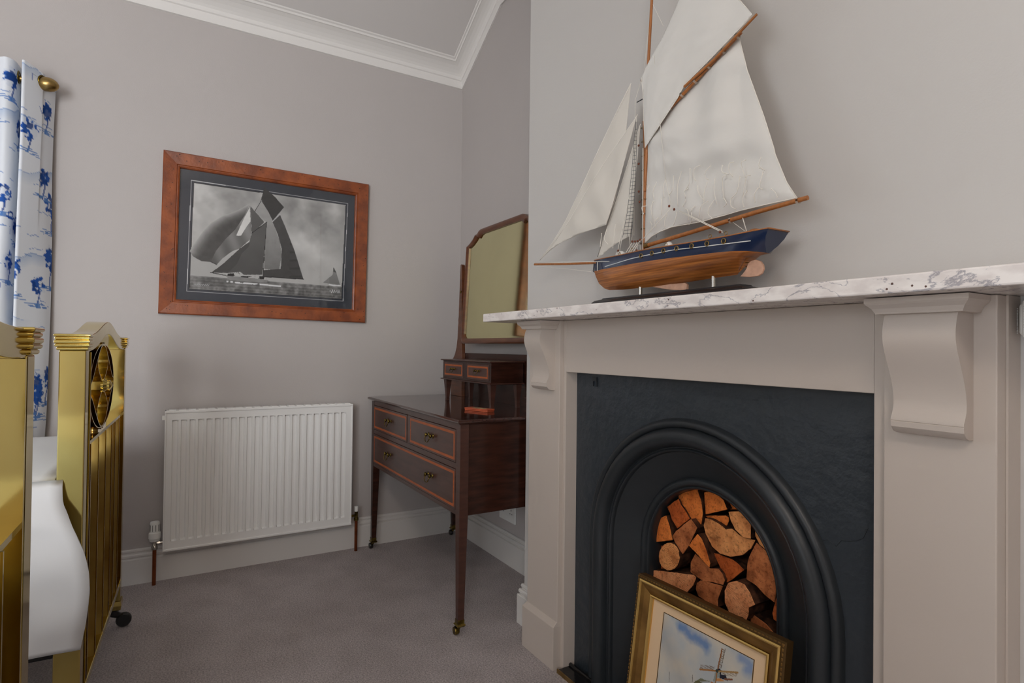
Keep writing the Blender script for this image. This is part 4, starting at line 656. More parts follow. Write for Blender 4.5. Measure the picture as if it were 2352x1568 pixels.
gl = B(); P = mirror_outline(.024); gl.add([(UC+x, MY(z)+.002, z) for x, z in P], [tuple(range(len(P)))]); gl.obj('mirror_glass', MIRROR, fm)
for s in (1, -1): B().lathe([(.003,-.004),(.008,-.002),(.008,.004),(.003,.006)], (UC+s*.372, -.098, 1.31), 'y', 12).obj('pivot_screw', MATS['handle_brass'], fm)
# little card box left on the table top
cb = thing('card_box', 'small flat orange-red box with a pale picture on its lid on the dressing table', 'box', (.868, -.322, .7655)); cb.rotation_euler = (0, 0, math.radians(20))
del cb['wl']
B().box(-.062, .062, -.021, .021, 0, .005).obj('box_base', MATS['terracotta_card'], cb, bev=.001); B().box(-.063, .063, -.022, .022, .0056, .0105).obj('lid', REDBOX, cb, bev=.001)
B().box(-.030, .034, -.013, .013, .0106, .0110).obj('lid_picture', mat('lid_print', srgb(206,196,140), .6, col2=srgb(70,70,66), vscale=60), cb)

# ------------------------------------------------------------------ model yacht
SY = -.360
yt = thing('model_yacht', 'navy and varnished wood model gaff yacht with white sails on the marble mantel shelf', 'model ship', (1.92, SY, 1.1395))
st = B(); x0, x1 = 1.690, 2.160
st.sweep([[(x0-q, SY-.030-q, z), (x1+q, SY-.030-q, z), (x1+q, SY+.030+q, z), (x0-q, SY+.030+q, z)] for q, z in ((.010, 1.1392), (.010, 1.1475), (.004, 1.153), (-.010, 1.157), (-.012, 1.160))]); stn = st.obj('stand', STANDW, yt, ang=30)
for (a, b_) in SHIP['post']:
    B().tube([(a[0], SY, 1.1600), (a[0], SY, 1.196)], .0048, 14).obj('stand_post', CHROME, stn, ang=40)
hbT, hbV = SHIP['hb']; SH, WL, KL = (np.array(SHIP[k]) for k in ('sheer', 'wl', 'kl'))
def hull_row(t):
    hb = np.interp(t, hbT, hbV); S = [np.interp(t, SH[:, 0], SH[:, k]) for k in (1, 2)]; W_ = [np.interp(t, WL[:, 0], WL[:, k]) for k in (1, 2)]; K = [np.interp(t, KL[:, 0], KL[:, k]) for k in (1, 2)]
    if t < .02: W_[0] = min(W_[0], K[0]); 
    tp = max(0, (t-.80)/.20)**1.5; kw = .92-.80*tp
    up = [(lerp(S[0], W_[0], q), hb*(1-(1-kw)*q*q), lerp(S[1], W_[1], q)) for q in (0, .33, .66, 1)]
    lo = []
    for q in np.linspace(0, 1, 9):
        a = q*math.pi/2; lo.append((lerp(W_[0], K[0], q), hb*kw*(math.cos(a)**(.75+max(0, t-.60)*5+max(0, .2-t)*2) if q < 1 else 0), lerp(W_[1], K[1], q**.9)))
    return up, lo
ts = [0, .012, .035, .06, .08, .1, .12, .16, .2, .26, .32, .4, .48, .56, .64, .7, .76, .80, .84, .86, .88, .91, .945, .975, 1]
UPR, LOR = zip(*[hull_row(t) for t in ts])
def both(rows, name, m, closed_end=False):
    b = B()
    for s in (-1, 1): b.strip([[(x, SY+s*y, z) for x, y, z in r] for r in rows])
    return b
hu = both(UPR, 'h', NAVY)
for s in (-1, 1): pass
hull = hu.obj('hull_topsides', NAVY, yt, ang=40)
both(LOR, 'l', HULLW).obj('hull_bottom', HULLW, yt, ang=50)
# transom, slightly raked and curved to a point
up = UPR[-1]; lo = LOR[-1]; edge = list(up)+list(lo[1:]); b = B()
b.add([(x, SY-y, z) for x, y, z in edge]+[(x, SY+y, z) for x, y, z in edge], [(i, i+1, len(edge)+i+1, len(edge)+i) for i in range(len(edge)-1)]); b.obj('transom', NAVY, yt)
dk = B(); dk.add([(r[0][0], SY-r[0][1]+.001, r[0][2]-.002) for r in UPR]+[(r[0][0], SY+r[0][1]-.001, r[0][2]-.002) for r in UPR], [(i, i+1, len(UPR)+i+1, len(UPR)+i) for i in range(len(UPR)-1)]); dk.obj('deck', SPAR, yt)
rb = B()
for s in (-1, 1): rb.tube([(r[0][0], SY+s*r[0][1], r[0][2]+.0005) for r in UPR], .0014, 6)
rb.tube([(UPR[-1][0][0], SY-.033, UPR[-1][0][2]+.0005), (UPR[-1][0][0]+.001, SY+.033, UPR[-1][0][2]+.0005)], .0015, 6)
rb.obj('gunwale', SPAR, yt, smooth=True)
def side_y(x, s=-1, k=1.0):
    t = np.interp(x, [r[0][0] for r in UPR], ts); return SY+s*np.interp(t, hbT, hbV)*k
strp = resample(SHIP['stripe'], 30)
B().tube([(x, side_y(x, -1, .985)-.0004, z) for x, z in strp], .0010, 6).obj('white_stripe', WPLAST, hull)
for x, z in SHIP['ports']:
    y = side_y(x, -1, .99); p = B(); R_ = []
    for k in range(14):
        a = 2*math.pi*k/14; R_.append([(x+(.0052+.0013*math.cos(q))*math.cos(a), y-.0008+.0013*math.sin(q), z+(.0052+.0013*math.cos(q))*math.sin(a)) for q in np.linspace(0, 2*math.pi, 7)[:-1]])
    p.sweep(R_, closed=True); po = p.obj('porthole', BRASSD, hull, smooth=True)
    B().lathe([(.0048, -.0004), (.0048, .0004)], (x, y-.0006, z), 'y', 12).obj('porthole_glass', BLACK, po)
B().prism(SHIP['rudder'], SY-.003, SY+.003, 'y').obj('rudder', PALEW, yt, bev=.001)
for z_ in (1.2065, 1.1975): B().tube([(2.1475, SY, z_), (2.166, SY, z_-.003)], .0012, 6).obj('rudder_hinge', BRASSD, yt)
B().prism(SHIP['fin'], SY-.004, SY+.004, 'y').obj('keel_fin', PALEW, yt, bev=.001)
def spar(key, name, y, parent=yt, taper=.75):
    d = SHIP[key]; r = d[-1]; P = [(p[0], y, p[1]) for p in d[:-1]]; rr = [r*lerp(1, taper, i/(len(P)-1)) for i in range(len(P))]
    return B().tube(P, rr, 12).obj(name, SPAR, parent, ang=40)
mast = spar('lower_mast', 'mast', SY); spar('topmast', 'topmast', SY-.004); spar('boom', 'boom', SY-.002, taper=.9); spar('gaff', 'gaff', SY-.010); spar('yard', 'topsail_yard', SY-.018, taper=.8); spar('bowsprit', 'bowsprit', SY, taper=1)
bm0 = SHIP['boom'][0]; B().tube([(bm0[0]-.001, SY-.002, bm0[1]-.0003), (bm0[0]+.014, SY-.002, bm0[1]+.0006)], .0060, 10).obj('boom_ferrule', BRASSD, yt)
for k in range(9):
    q = lerp(0, 1, (k+.5)/9); P = SHIP['lower_mast']; x = np.interp(q, [0, .45, .75, 1], [p[0] for p in P[:-1]]); z = np.interp(q, [0, .45, .75, 1], [p[1] for p in P[:-1]])
    B().tube([(x-.006, SY-.006, z), (x, SY-.0075, z+.001), (x+.006, SY-.006, z), (x+.0068, SY, z), (x+.003, SY+.006, z), (x-.003, SY+.006, z), (x-.0068, SY, z), (x-.006, SY-.006, z)], .0007, 5).obj('mast_hoop', MATS['handle_brass'], mast)
# crosstree
ct = SHIP['lower_mast'][3]; B().tube([(ct[0]-.022, SY-.004, ct[1]+.056), (ct[0]+.006, SY-.004, ct[1]+.057)], .0012, 6).obj('crosstree', WIRE, yt)
B().ball((SHIP['top'][3][0]-.004, SY-.012, SHIP['top'][3][1]-.004), .004, 8, sq=(.8, .8, 1.3)).obj('block', BEAD, yt)
def sail(key, name, y, camber, m, res=.006, seed=0, wrinkles=2.2):
    poly = [tuple(p) for p in SHIP[key]]; xs = [p[0] for p in poly]; zs = [p[1] for p in poly]
    bm = bmesh.new(); V = [bm.verts.new((x, 0, z)) for x, z in poly]; bm.faces.new(V)
    # cut on a grid then push out for camber and creases
    for a0, a1, ax in ((min(xs), max(xs), 0), (min(zs), max(zs), 2)):
        n = int((a1-a0)/res/1.3)
        for k in range(1, n):
            co = [0, 0, 0]; co[ax] = lerp(a0, a1, k/n); no = [0, 0, 0]; no[ax] = 1
            bmesh.ops.bisect_plane(bm, geom=bm.verts[:]+bm.edges[:]+bm.faces[:], plane_co=co, plane_no=no)
    cx, cz = np.mean(xs), np.mean(zs); pa = np.array(poly); pb = np.roll(pa, -1, 0)
    for v in bm.verts:
        x, z = v.co.x, v.co.z; t = np.clip(((x-pa[:, 0])*(pb-pa)[:, 0]+(z-pa[:, 1])*(pb-pa)[:, 1])/(((pb-pa)**2).sum(1)+1e-12), 0, 1)
        d = np.hypot(x-pa[:, 0]-t*(pb-pa)[:, 0], z-pa[:, 1]-t*(pb-pa)[:, 1]).min()
        wv = sum(math.sin((x*math.cos(a)+z*math.sin(a))*f+p)*am for a, f, p, am in SAILW[seed])
        cr = 0
        for (cx_, cz_, a0) in CREASE.get(key, ()):
            rr_ = math.hypot(x-cx_, z-cz_)+1e-6; th = math.atan2(z-cz_, x-cx_); cr += math.sin(th*26+a0)*.55*rr_/.06*math.exp(-rr_/.085)+math.sin(th*47+a0*2)*.2*rr_/.05*math.exp(-rr_/.06)
        v.co.y = y-camber*(1-math.exp(-d/.05))-.0016*cr*(1-math.exp(-d/.008))-.0016*wrinkles*wv*(1-math.exp(-d/.02))
    me = bpy.data.meshes.new(name); bm.to_mesh(me); bm.free(); o = link(name, me, m, yt, smooth=True)
    s = o.modifiers.new('thickness', 'SOLIDIFY'); s.thickness = .0007; s.offset = 0
    return o
_M, _T = SHIP['main'], SHIP['top']
CREASE = {'main': [(*_M[1], .3), (*_M[7], 1.1), (*_M[17], 2.0), (*_M[0], .7)], 'top': [(*_T[16], .5), (*_T[3], 1.7), (*_T[0], .2)], 'jibB': [(*SHIP['jibB'][7], .4), (*SHIP['jibB'][0], 1.2)], 'jibA': [(*SHIP['jibA'][0], .9)]}
SAILW = [[(random.uniform(-.9, .9)+b0, random.uniform(20, 75), random.uniform(0, 6), random.uniform(.25, .8)) for _ in range(6)] for b0 in (-.75, -.7, .35, .35, .35)]
SAILW[0] += [(1.45, 40, 1.2, 1.3), (1.5, 95, .4, .5)]
main = sail('main', 'mainsail', SY-.001, .013, SAIL, res=.0045, seed=0); top = sail('top', 'topsail', SY-.0175, .009, SAIL, res=.0045, seed=1)
ja = sail('jibA', 'flying_jib', SY+.004, .004, SAILJ, seed=2); jb = sail('jibB', 'jib', SY-.004, .008, SAILJ, seed=3); jc = sail('jibC', 'staysail', SY+.008, .006, SAILJ, seed=4)
# hems: stitched double edge
def hem(key, parent, y, idx, inset=.0075):
    P = SHIP[key]; b = B(); pts = [(P[i][0], P[i][1]) for i in idx]
    b.tube([(x, y, z) for x, z in pts], .0011, 6); b.obj('bolt_rope', CORD, parent, smooth=True)
hem('main', main, SY-.001, [1, 2, 3, 4, 5, 6, 7]); hem('main', main, SY-.001, [7, 8, 9, 10, 11, 12, 13, 14, 15, 16, 17]); hem('top', top, SY-.0175, [0, 1, 2, 3]); hem('top', top, SY-.0175, [14, 15, 16, 17, 18, 19, 20, 21, 22]); 
for k, p in (('jibA', ja), ('jibB', jb), ('jibC', jc)): hem(k, p, {'jibA': SY+.004, 'jibB': SY-.004, 'jibC': SY+.008}[k], range(0, 7))
def reef(lines, parent, y):
    for L_ in lines:
        P = smooth_path([(x, y-(.004 if 0 < i < len(L_)-1 else .0005), z) for i, (x, z) in enumerate(L_)], 4)
        B().tube(P, .00085, 5).ball(P[0], .0016, 6).ball(P[-1], .0014, 6).obj('reef_line', CORD, parent, smooth=True)
reef(SHIP['reef'], main, SY-.0172); reef(SHIP['reef2'], jc, SY-.004)
for P, r in SHIP['rope']:
    pass
RY = [-.385,-.39,-.392,-.38,-.38,-.37,-.36,-.36,-.366,-.36,-.37,-.375,-.378,-.36,-.374,-.372,-.36,-.37,-.37,-.37,-.37]
for (P, r), y in zip(SHIP['rope'], RY):
    if len(P) == 2: P = resample(P, 3).tolist()
    B().tube([(x, y, z) for x, z in P], r, 5).obj('rope', CORD, yt, smooth=True)
def ratlines(L_, R_, M_, yL, yR, n, name, m):
    b = B(); A = resample(L_, n); C_ = resample(R_, n)
    b.tube([(x, yL, z) for x, z in A], .0006, 4); b.tube([(x, yR, z) for x, z in C_], .0006, 4)
    if M_: b.tube([(x, (yL+yR)/2, z) for x, z in resample(M_, n)], .0005, 4)
    for i in range(2, n-1): b.tube([(A[i][0], yL, A[i][1]), (C_[i][0], yR, C_[i][1])], .0005, 4)
    return b.obj(name, m, yt)
ratlines(SHIP['shroudL'], SHIP['shroudR'], SHIP['shroudM'], -.374, -.378, 32, 'ratlines', WIRE); ratlines(SHIP['farL'], SHIP['farR'], None, -.33, -.33, 22, 'ratlines', WIRE)
for i, (x, z) in enumerate(SHIP['blk']):
    y = [-.362, -.368, -.36, -.362, -.387, -.392, -.394, -.376][i] if i < 8 else (-.375 if i < 12 else -.335)
    if i == 15: y = -.372
    B().ball((x, y, z), .0034, 8, sq=(1, .7, 1)).obj('block', BEAD, yt, smooth=True)
for i in range(8, 12):
    x, z = SHIP['blk'][i]; B().tube([(x, -.376, z-.003), (x+.001, -.398, 1.268)], .0007, 4).obj('lanyard', CORD, yt)
for x, z in SHIP['rings']:
    y = side_y(x, -1, .9); R_ = []
    for k in range(12):
        a = 2*math.pi*k/12; R_.append([(x+(.0038+.0008*math.cos(q))*math.cos(a), y+.0008*math.sin(q), z+(.0038+.0008*math.cos(q))*math.sin(a)) for q in np.linspace(0, 2*math.pi, 6)[:-1]])
    B().sweep(R_, closed=True).tube([(x, y, z-.0036), (x, y, z-.008)], .0009, 5).obj('eye_bolt', BRASSD, yt, smooth=True)
for (x, z), (w2, h) in zip(SHIP['deckhouse'], ((.016, .009), (.012, .010), (.012, .004))):
    B().ball((x, SY, z-.002), w2, 12, sq=(1, .7, h/w2)).obj('deck_hatch', WPLAST if h > .005 else SPAR, yt, smooth=True)
k0 = SHIP['sheer'][0]; B().tube([(1.663, -.378, 1.262), (1.666, -.382, 1.248), (1.664, -.382, 1.239), (1.669, -.382, 1.236)], .0014, 6).obj('anchor', WIRE, yt)
def lash(x, y, z, r, d):
    b = B()
    for k in range(3):
        o = (k-1)*.0017; b.sweep([[(x+d[0]*o+(-d[1])*(r*math.cos(a)+0*q)*1.0+.0006*math.cos(q)*d[0], y+r*math.sin(a), z+d[1]*o+d[0]*r*math.cos(a)+.0006*math.cos(q)*d[1]) for q in (0, 2, 4)] for a in np.linspace(0, 2*math.pi, 11)[:-1]], closed=True)
    b.obj('lashing', CORD, yt)
gp = SHIP['gaff']; gd = Vector((gp[2][0]-gp[0][0], 0, gp[2][1]-gp[0][1])).normalized()
for q in (.28, .42, .56, .70, .84, .97): lash(lerp(gp[0][0], gp[2][0], q), SY-.012, lerp(gp[0][1], gp[2][1], q), .0075, (gd.x, gd.z))
bp = SHIP['boom']; bd = Vector((bp[3][0]-bp[0][0], 0, bp[3][1]-bp[0][1])).normalized()
for q in (.955, .60): lash(lerp(bp[0][0], bp[3][0], q), SY-.002, lerp(bp[0][1], bp[3][1], q), .0068, (bd.x, bd.z))

# white device beyond the surround
wd = thing('wall_device', 'white rounded plastic device with a dotted front just right of the surround under the shelf', 'device', (2.61, -.27, 1.07))
B().box(2.5805, 2.64, -.290, -.2555, 1.048, 1.098).obj('body', WPLAST, wd, bev=.006, seg=4)
B().box(2.5880, 2.64, -.300, -.2905, 1.044, 1.102).obj('front_cover', WPLAST, wd, bev=.004, seg=4)
d = B()
for i in range(4):
    for j in range(9): d.ball((2.5915+i*.006, -.3003, 1.060+j*.0040), .0008, 5)
d.obj('perforation', BLACK, wd)['kind'] = 'stuff'
d = B()
for j in range(17): d.ball((2.5740, -.272, 1.052+j*.0024), .0009, 6)
d.obj('bead_chain', WPLAST, wd)['kind'] = 'stuff'

# ------------------------------------------------------------------ brass beds
def bed(name_label, loc, rz, seed):
    t = bpy.data.objects.new('brass_bed', None); COL.objects.link(t); t.location = loc; t.rotation_euler = (0, 0, rz); tag(t, name_label, 'bed', 'twin brass bedsteads')
    W_, D = .80, .052
    for x in (-.045, W_-.045):
        p = B().box(x, x+.045, -D, 0, .072, 1.0028).obj('post', BRASS, t, bev=.0025)
        cp = B(); cx, cy = x+.0225, -D/2
        for k, (o, z0, z1) in enumerate(((.0045, 1.003, 1.011), (.0075, 1.011, 1.0185), (.0085, 1.0185, 1.0275), (.0075, 1.0275, 1.035), (.0095, 1.035, 1.0415))):
            hx, hy = .0225+o, D/2+o; e = .0022
            cp.sweep([[(cx-a, cy-b_, z), (cx+a, cy-b_, z), (cx+a, cy+b_, z), (cx-a, cy+b_, z)] for a, b_, z in ((hx-e, hy-e, z0), (hx, hy, z0+e), (hx, hy, z1-e), (hx-e, hy-e, z1))])
        cp.obj('post_cap', BRASS, p, bev=.0008)
        co = B().sweep([[(cx-a, cy-a*1.1, z), (cx+a, cy-a*1.1, z), (cx+a, cy+a*1.1, z), (cx-a, cy+a*1.1, z)] for a, z in ((.026, .100), (.028, .085), (.026, .070), (.020, .066))]); co.obj('foot_collar', BRASS, p)
        cs = B().tube([(cx, cy, .068), (cx, cy+.006, .050), (cx, cy+.024, .040)], [.016, .014, .010], 10).lathe([(.004,-.012),(.020,-.012),(.024,-.007),(.024,.007),(.020,.012),(.004,.012)], (cx, cy+.036, .0245), 'x', 20)
        cs.obj('caster', RUBBER, p, ang=45)
    # arched top rail
    R_ = []
    for u in np.linspace(0, 1, 41):
        x = lerp(-.002, W_-.043, u); f = math.exp(-((x-.40)/.19)**2)-math.exp(-(.40/.19)**2)
        zb = .998+.050*f; zt = 1.0395+.045*f
        R_.append([(x, -.050, zb), (x, -.002, zb), (x, -.002, zt), (x, -.050, zt)])
    B().sweep(R_).obj('arched_rail', BRASS, t, bev=.0015, ang=30)
    B().box(-.001, W_-.044, -.047, -.003, .765, .774).obj('cross_rail', BRASS, t); B().box(-.001, W_-.044, -.050, -.001, .150, .170).obj('bottom_rail', BRASS, t, bev=.002)
    for x in (.020, W_-.062): B().box(x, x+.004, -.047, .0025, .170, .998).obj('stile', BRASS, t)
    for x in (.100, .207, .294, .421, .557, .690): B().box(x-.0017, x+.0017, -.047, -.0035, .170, .765).box(x-.0026, x+.0026, -.0035, -.001, .170, .765, 1).obj('slat', [BRASSS, BRASS], t)
    def ribbon(path, name, y0=-.045, y1=-.002, th=.0013, closed=False, parent=t):
        P = [Vector((x, 0, z)) for x, z in path]; n = len(P); rows = []
        for i in range(n):
            a = P[(i-1) % n if closed else max(i-1, 0)]; c_ = P[(i+1) % n if closed else min(i+1, n-1)]; d = (c_-a).normalized(); nn = Vector((-d.z, 0, d.x))*th
            rows.append([(P[i].x+nn.x, y0, P[i].z+nn.z), (P[i].x+nn.x, y1, P[i].z+nn.z), (P[i].x-nn.x, y1, P[i].z-nn.z), (P[i].x-nn.x, y0, P[i].z-nn.z)])
        return B().sweep(rows, closed=closed).obj(name, BRASS, parent, ang=30)
    cx, cz, rx, rz_ = .50, .9015, .225, .1165
    ribbon([(cx+rx*math.cos(a), cz+rz_*math.sin(a)) for a in np.linspace(0, 2*math.pi, 41)[:-1]], 'oval_ring', closed=True)
    for s in (-1, 1):      # interlaced pointed scrolls inside the ring
        for q in (-1, 1):
            ribbon([(cx+s*rx*.98*(1-v), cz+q*rz_*(.10+.88*math.sin(v*math.pi/2)**1.6)) for v in np.linspace(0, 1, 12)], 'scroll')
            ribbon([(cx+s*(.012+.085*math.sin(v*math.pi)), cz+q*(.012+rz_*.93*v)) for v in np.linspace(0, 1, 14)], 'scroll')
    B().lathe([(.002,-.004),(.016,-.002),(.019,.004),(.013,.012),(.015,.018),(.004,.024)], (cx, -.004, cz), 'y', 14).box(cx-.014, cx+.014, -.044, -.004, cz-.014, cz+.014).obj('centre_boss', BRASS, t, ang=30)
    for x, z in ((cx-rx-.010, cz), (cx+rx+.010, cz), (cx, cz-rz_-.008)): B().ball((x, -.022, z), .011, 10).obj('knob', BRASSD, t, smooth=True)
    # iron side rails and laths
    for x in (-.010, W_-.050): B().box(x, x+.006, -1.95, -D, .27, .315).obj('side_rail', DARKIRON, t)
    lt = B()
    for k in range(8): B().box(-.003, W_-.051, -.30-k*.21, -.26-k*.21, .300, .306).obj('lath', DARKIRON, t)
    for x in (-.045, W_-.045):
        B().box(x, x+.045, -2.0, -1.951, 0, 1.25).obj('head_post', BRASS, t, bev=.0025)
    B().box(0, W_-.045, -1.985, -1.965, .4, 1.2).obj('head_panel', BRASS, t)
    return t
bedA = bed('brass bedstead with arched footboard between the curtain and the radiator side', (.450, -1.5410, 0), math.radians(-2.36), 1)
bedB = bed('brass bedstead at the extreme left, only one thick square foot post in view', (1.920, -1.5725, 0), math.radians(-1.0), 2)
def bedding(bd, loc, rz, labm, labs, near):
    m = B().box(.012, .800-.03, -1.94, -.075, .3155, .640).obj('mattress', MATTR, bev=.03, seg=4); m.parent = bd
    R_ = [(.712,-.042),(.68,-.038),(.65,-.034),(.61,-.016),(.58,-.002),(.55,.010),(.52,.018),(.49,.023),(.455,.025),(.42,.022),(.38,.017),(.34,.010),(.318,.006)]
    zs = [p[0] for p in R_][::-1]; yr = [p[1] for p in R_][::-1]
    XN = .842; NT, NY = 34, 60; rows = []
    # top from far side to near, then down the near side
    for j in range(NY+1):
        v = j/NY; row = []
        for i in range(10):                       # far side drape
            z = lerp(.34, .675, i/10); row.append((-.03-.012*(1-i/10)-.003*math.sin(v*30), lerp(-1.93, -.075, v), z))
        for i in range(22):
            u = i/21; x = lerp(-.02, .80, u); z = .700-.012*(2*u-1)**8-.004*math.sin(u*9+v*5)*.5-.022*max(0, (abs(2*u-1)-.93)/.07)
            row.append((x, lerp(-1.93, -.060, v), z+.0015*math.sin(v*21+u*13)))
        for i in range(NT+1):
            q = i/NT; z = lerp(.690, .318, q); ye = np.interp(z, zs, yr)
            y = lerp(-1.93, ye-.10*0, v**.8 if v < 1 else 1)
            bulge = XN+.012*math.sin(q*2.6)+.010*math.sin(v*17+q*2)*q+.012*max(0, v-.86)/.14*math.sin(q*5-1)*(.5+q)+(.006*math.sin(v*60)*max(0, v-.8))
            bulge += .0045*math.sin(v*31+q*7)*math.sin(q*9+v*4)+.004*math.sin((v*3-q)*19)*max(0, v-.5)
            x = lerp(.800, bulge, min(1, q*4.5)**.6); row.append((x, y, z+.006*(q < .05)+.012*(1-v)*q-.006*math.sin(v*9)*q*q))
        rows.append(row)
    b = B().strip(rows); s = b.obj('bedspread', LINEN, smooth=True); s.location = loc; s.rotation_euler = (0, 0, rz)
    so_ = s.modifiers.new('thickness', 'SOLIDIFY'); so_.thickness = .005; so_.offset = 1
    if labs: tag(s, labs, 'bedspread')
    else: s.parent = bd; s.location = (0, 0, 0); s.rotation_euler = (0, 0, 0)
    # mitred hem ridges
    k0 = 32
    e = s.modifiers
    def at(j, i): return Vector(rows[j][i])
    vpath = [at(54, k0+i)+Vector((.0105, 0, 0)) for i in range(3, 28)]; hpath = [at(j, k0+28)+Vector((.0105, 0, 0)) for j in range(54, 10, -1)]
    for pth in (vpath, hpath): B().tube(pth, .0040, 8).obj('hem_ridge', LINEN, s, smooth=True)
    return s
bedding(bedA, (.450, -1.5410, 0), math.radians(-2.36), 'mattress of the brass bed nearer the curtain, mostly under its white bedspread', 'white bedspread hanging over the foot corner of the bed with the arched brass footboard', 1.29)
bedding(bedB, (1.920, -1.5725, 0), math.radians(-1.0), 'mattress of the brass bed at the extreme left', None, 2.75)

# ------------------------------------------------------------------ curtain and pole
def toile(w_, h, res):
    nW, nH = int(w_/res), int(h/res); X, Y = np.meshgrid(np.arange(nW)*res, np.arange(nH)*res)
    lin = lambda R, G, Bc: np.array([((c/255+.055)/1.055)**2.4 for c in (R, G, Bc)])
    im = np.zeros((nH, nW, 3))+lin(222, 226, 232); n1 = noise2(nH, nW, 9, 31, 3); n2 = noise2(nH, nW, 4, 32, 2); n3 = noise2(nH, nW, 40, 33)
    def put(m, c, a=1.0):
        a = np.asarray(a)*np.ones_like(X); im[m] = im[m]*(1-a[m][:, None])+c*a[m][:, None]
    deep, mid, pale = lin(36, 84, 166), lin(84, 128, 190), lin(150, 174, 206); rr = np.random.RandomState(8)
    for k in range(15):         # washed hills, only part of the width each
        z0 = rr.rand()*h; c0 = rr.rand()*w_; wd = .12+.16*rr.rand(); f = z0+.030*np.exp(-((X-c0)/(wd*.45))**2)*(1+.25*np.sin(X*70+k))+.006*np.sin(X*33+k); d = f-Y; inw = np.clip(1.2-np.abs(X-c0)/wd, 0, 1)
        put((d > 0) & (d < .055), pale, np.clip(.9-d/.055, 0, 1)*(.45+.5*n3)*inw); put((d > 0) & (d < .0032) & (inw > .3), mid, .45)
    def tree(cx, cy, r, rx):
        lob = .90+.08*np.sin(7*np.arctan2(Y-cy, X-cx)+cx*90)+.08*np.sin(11*np.arctan2(Y-cy, X-cx)+cy*70); d = np.hypot((X-cx)/rx, (Y-cy)/r)/lob+(n1-.5)*.5
        put(d < 1, mid, np.where(n2 > .46, .95, .12)); put((d < 1) & (n2 > .49), deep, .95); put((d < .85) & (n1 > .53), deep*.6, .9)
        tr_ = (np.abs(X-cx-.006*np.sin((Y-cy)*50)) < .0035) & (Y < cy-r*.4) & (Y > cy-r*2.2); put(tr_, deep*.8, .9)
        for q in range(5): a = rr.uniform(-.9, .9); put((np.abs(Y-(cy-r*2.2)-a*.2*(X-cx)-.004*q) < .0016) & (np.abs(X-cx-.01*q+.02) < r*.9), mid, .9)
    for k in range(52): tree(rr.rand()*w_, rr.rand()*h, .034+.026*rr.rand(), .026+.022*rr.rand())
    for px_, pz_ in ((.045, 1.90), (.13, 1.80), (.05, 1.64), (.40, 1.98), (.42, 1.55), (.07, 1.22), (.15, .96), (.38, 1.30), (.06, .80)): tree(px_, pz_, .040, .036)
    for k in range(150):        # reeds, ripples
        cx, cy = rr.rand()*w_, rr.rand()*h; sl = rr.uniform(-.5, .5)
        if k % 3 == 0: put((np.abs(X-cx-sl*(Y-cy)-4*(Y-cy)**2) < .0016) & (Y > cy) & (Y < cy+.035), deep, .8)
        else: put((np.abs(Y-cy-sl*.25*(X-cx)-.002*np.sin(X*160)) < .0017) & (np.abs(X-cx) < .012+.022*rr.rand()), mid, .75)
    for k in range(12):         # little boats, bridges and pagodas
        cx, cy = rr.rand()*w_, (k+.5)*h/12+rr.uniform(-.03, .03)
        put((np.abs(X-cx) < .030) & (np.abs(Y-cy-9*(X-cx)**2) < .0040), deep); put((np.abs(X-cx) < .020) & (np.abs(Y-cy-.024+8*(X-cx)**2) < .0035), deep*.7)
        put((np.abs(np.mod(X-cx, .012)-.006) < .0016) & (np.abs(X-cx) < .02) & (Y > cy) & (Y < cy+.022), deep)
    return im
cu = thing('curtain', 'blue and white toile curtain gathered at the left edge of the frame', 'curtain', (.1, -1.95, .02))
plan = [(.030,-1.806),(.066,-1.820),(.100,-1.838),(.134,-1.860),(.158,-1.877),(.168,-1.885),(.165,-1.892),(.140,-1.893),(.095,-1.894),(.056,-1.896),(.042,-1.901),(.050,-1.908),(.090,-1.911),(.128,-1.914),(.150,-1.922),(.162,-1.936),(.156,-1.950),(.13,-1.972),(.07,-1.976),(.042,-1.988),(.052,-2.000),(.11,-2.005),(.165,-2.012),(.180,-2.028),(.165,-2.042),(.10,-2.048),(.045,-2.062),(.06,-2.078),(.12,-2.086),(.18,-2.10)]
pp = np.array([tuple(p) for p in smooth_path([(x, y, 0) for x, y in plan], 8)])[:, :2]
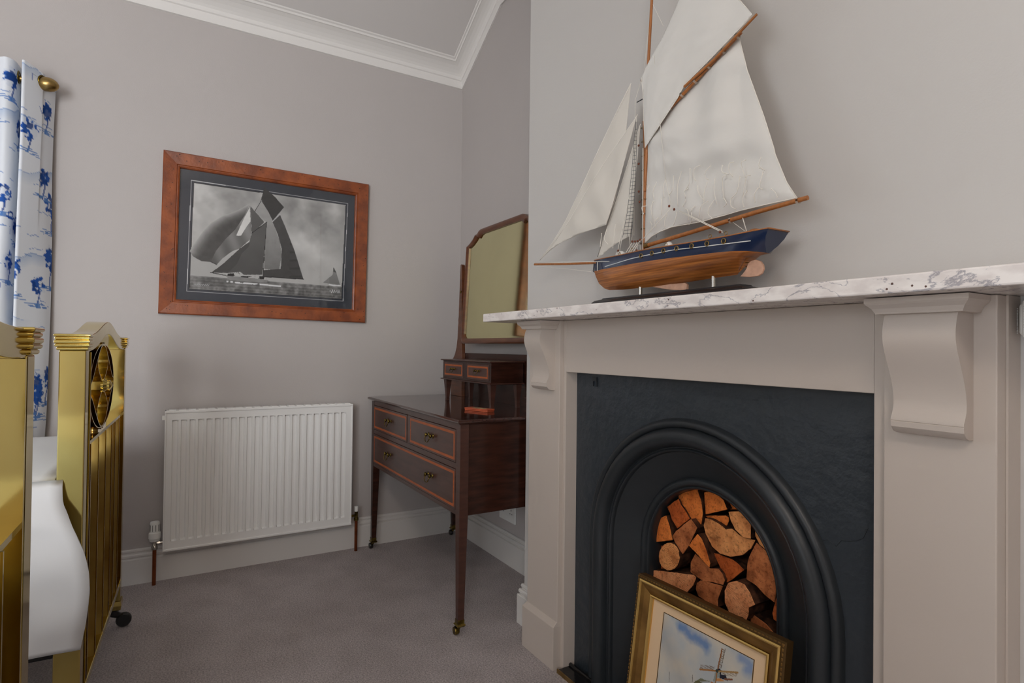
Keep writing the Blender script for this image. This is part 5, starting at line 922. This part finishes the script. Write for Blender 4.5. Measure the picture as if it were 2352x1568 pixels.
RES = .0038; Lc = np.hypot(*np.diff(pp, axis=0).T).sum(); Hc = 2.072-.02; img = toile(Lc, Hc, RES); nH, nW = img.shape[:2]; pr_ = resample(pp, nW); yc = np.mean(pp[:, 1])
def cpt(s, t):
    i = s*(nW-1); k = int(min(i, nW-1)); x, y = pr_[k]; z = .02+Hc*t; dn = 1-t
    x = x+.010*math.sin(k*.05+z*3.1)*dn+.004*math.sin(z*9+k*.02); y = y-.020*dn*(1-min(1, (y+2.1)/.3)*-0)-.006*math.sin(z*4.0+x*20)*dn*.8
    y -= .012*max(0, math.sin(t*9))*(1 if k < 20 else 0)*.5
    top_dip = -.022*max(0, 1-k/40) if t > .985 else 0
    return (max(.012, x), y, z+top_dip)
cl = grid_print('curtain_cloth', img, cpt, TOILE, cu); cl.data.shade_smooth()
for k in range(3):
    y = (-1.838, -1.8935, -1.9115)[k]; R_ = []
    for a in np.linspace(0, 2*math.pi, 21)[:-1]: R_.append([(.100+(.021+.004*math.cos(q))*math.cos(a), y+.003*math.sin(q)+(-.6*(.021*math.cos(a)) if k == 0 else 0), 2.028+(.021+.004*math.cos(q))*math.sin(a)) for q in np.linspace(0, 2*math.pi, 7)[:-1]])
    B().sweep(R_, closed=True).obj('eyelet', MATS['handle_brass'], cu, smooth=True)
po = thing('curtain_pole', 'antique brass curtain pole with an egg shaped finial above the toile curtain', 'curtain pole', (.1, -1.85, 2.028))
B().tube([(.100, -1.872, 2.024), (.100, -3.62, 2.024)], .0105, 16).obj('pole', BRASSD, po, ang=40)
B().lathe([(.001,.0365),(.008,.0345),(.016,.0295),(.0225,.0205),(.0262,.009),(.0268,-.003),(.0250,-.0145),(.0205,-.0245),(.015,-.0305),(.0105,-.033),(.0095,-.036),(.0125,-.038),(.0125,-.041),(.0100,-.043),(.0100,-.052)], (.100, -1.826, 2.022), 'y', 28).obj('finial', BRASSD, po, smooth=True)
B().tube([(.0, -2.14, 2.028), (.098, -2.14, 2.028)], .009, 10).lathe([(.026,-.0),(.026,.006),(.01,.010)], (0.0005, -2.14, 2.028), 'x', 16).obj('bracket', BRASSD, po)
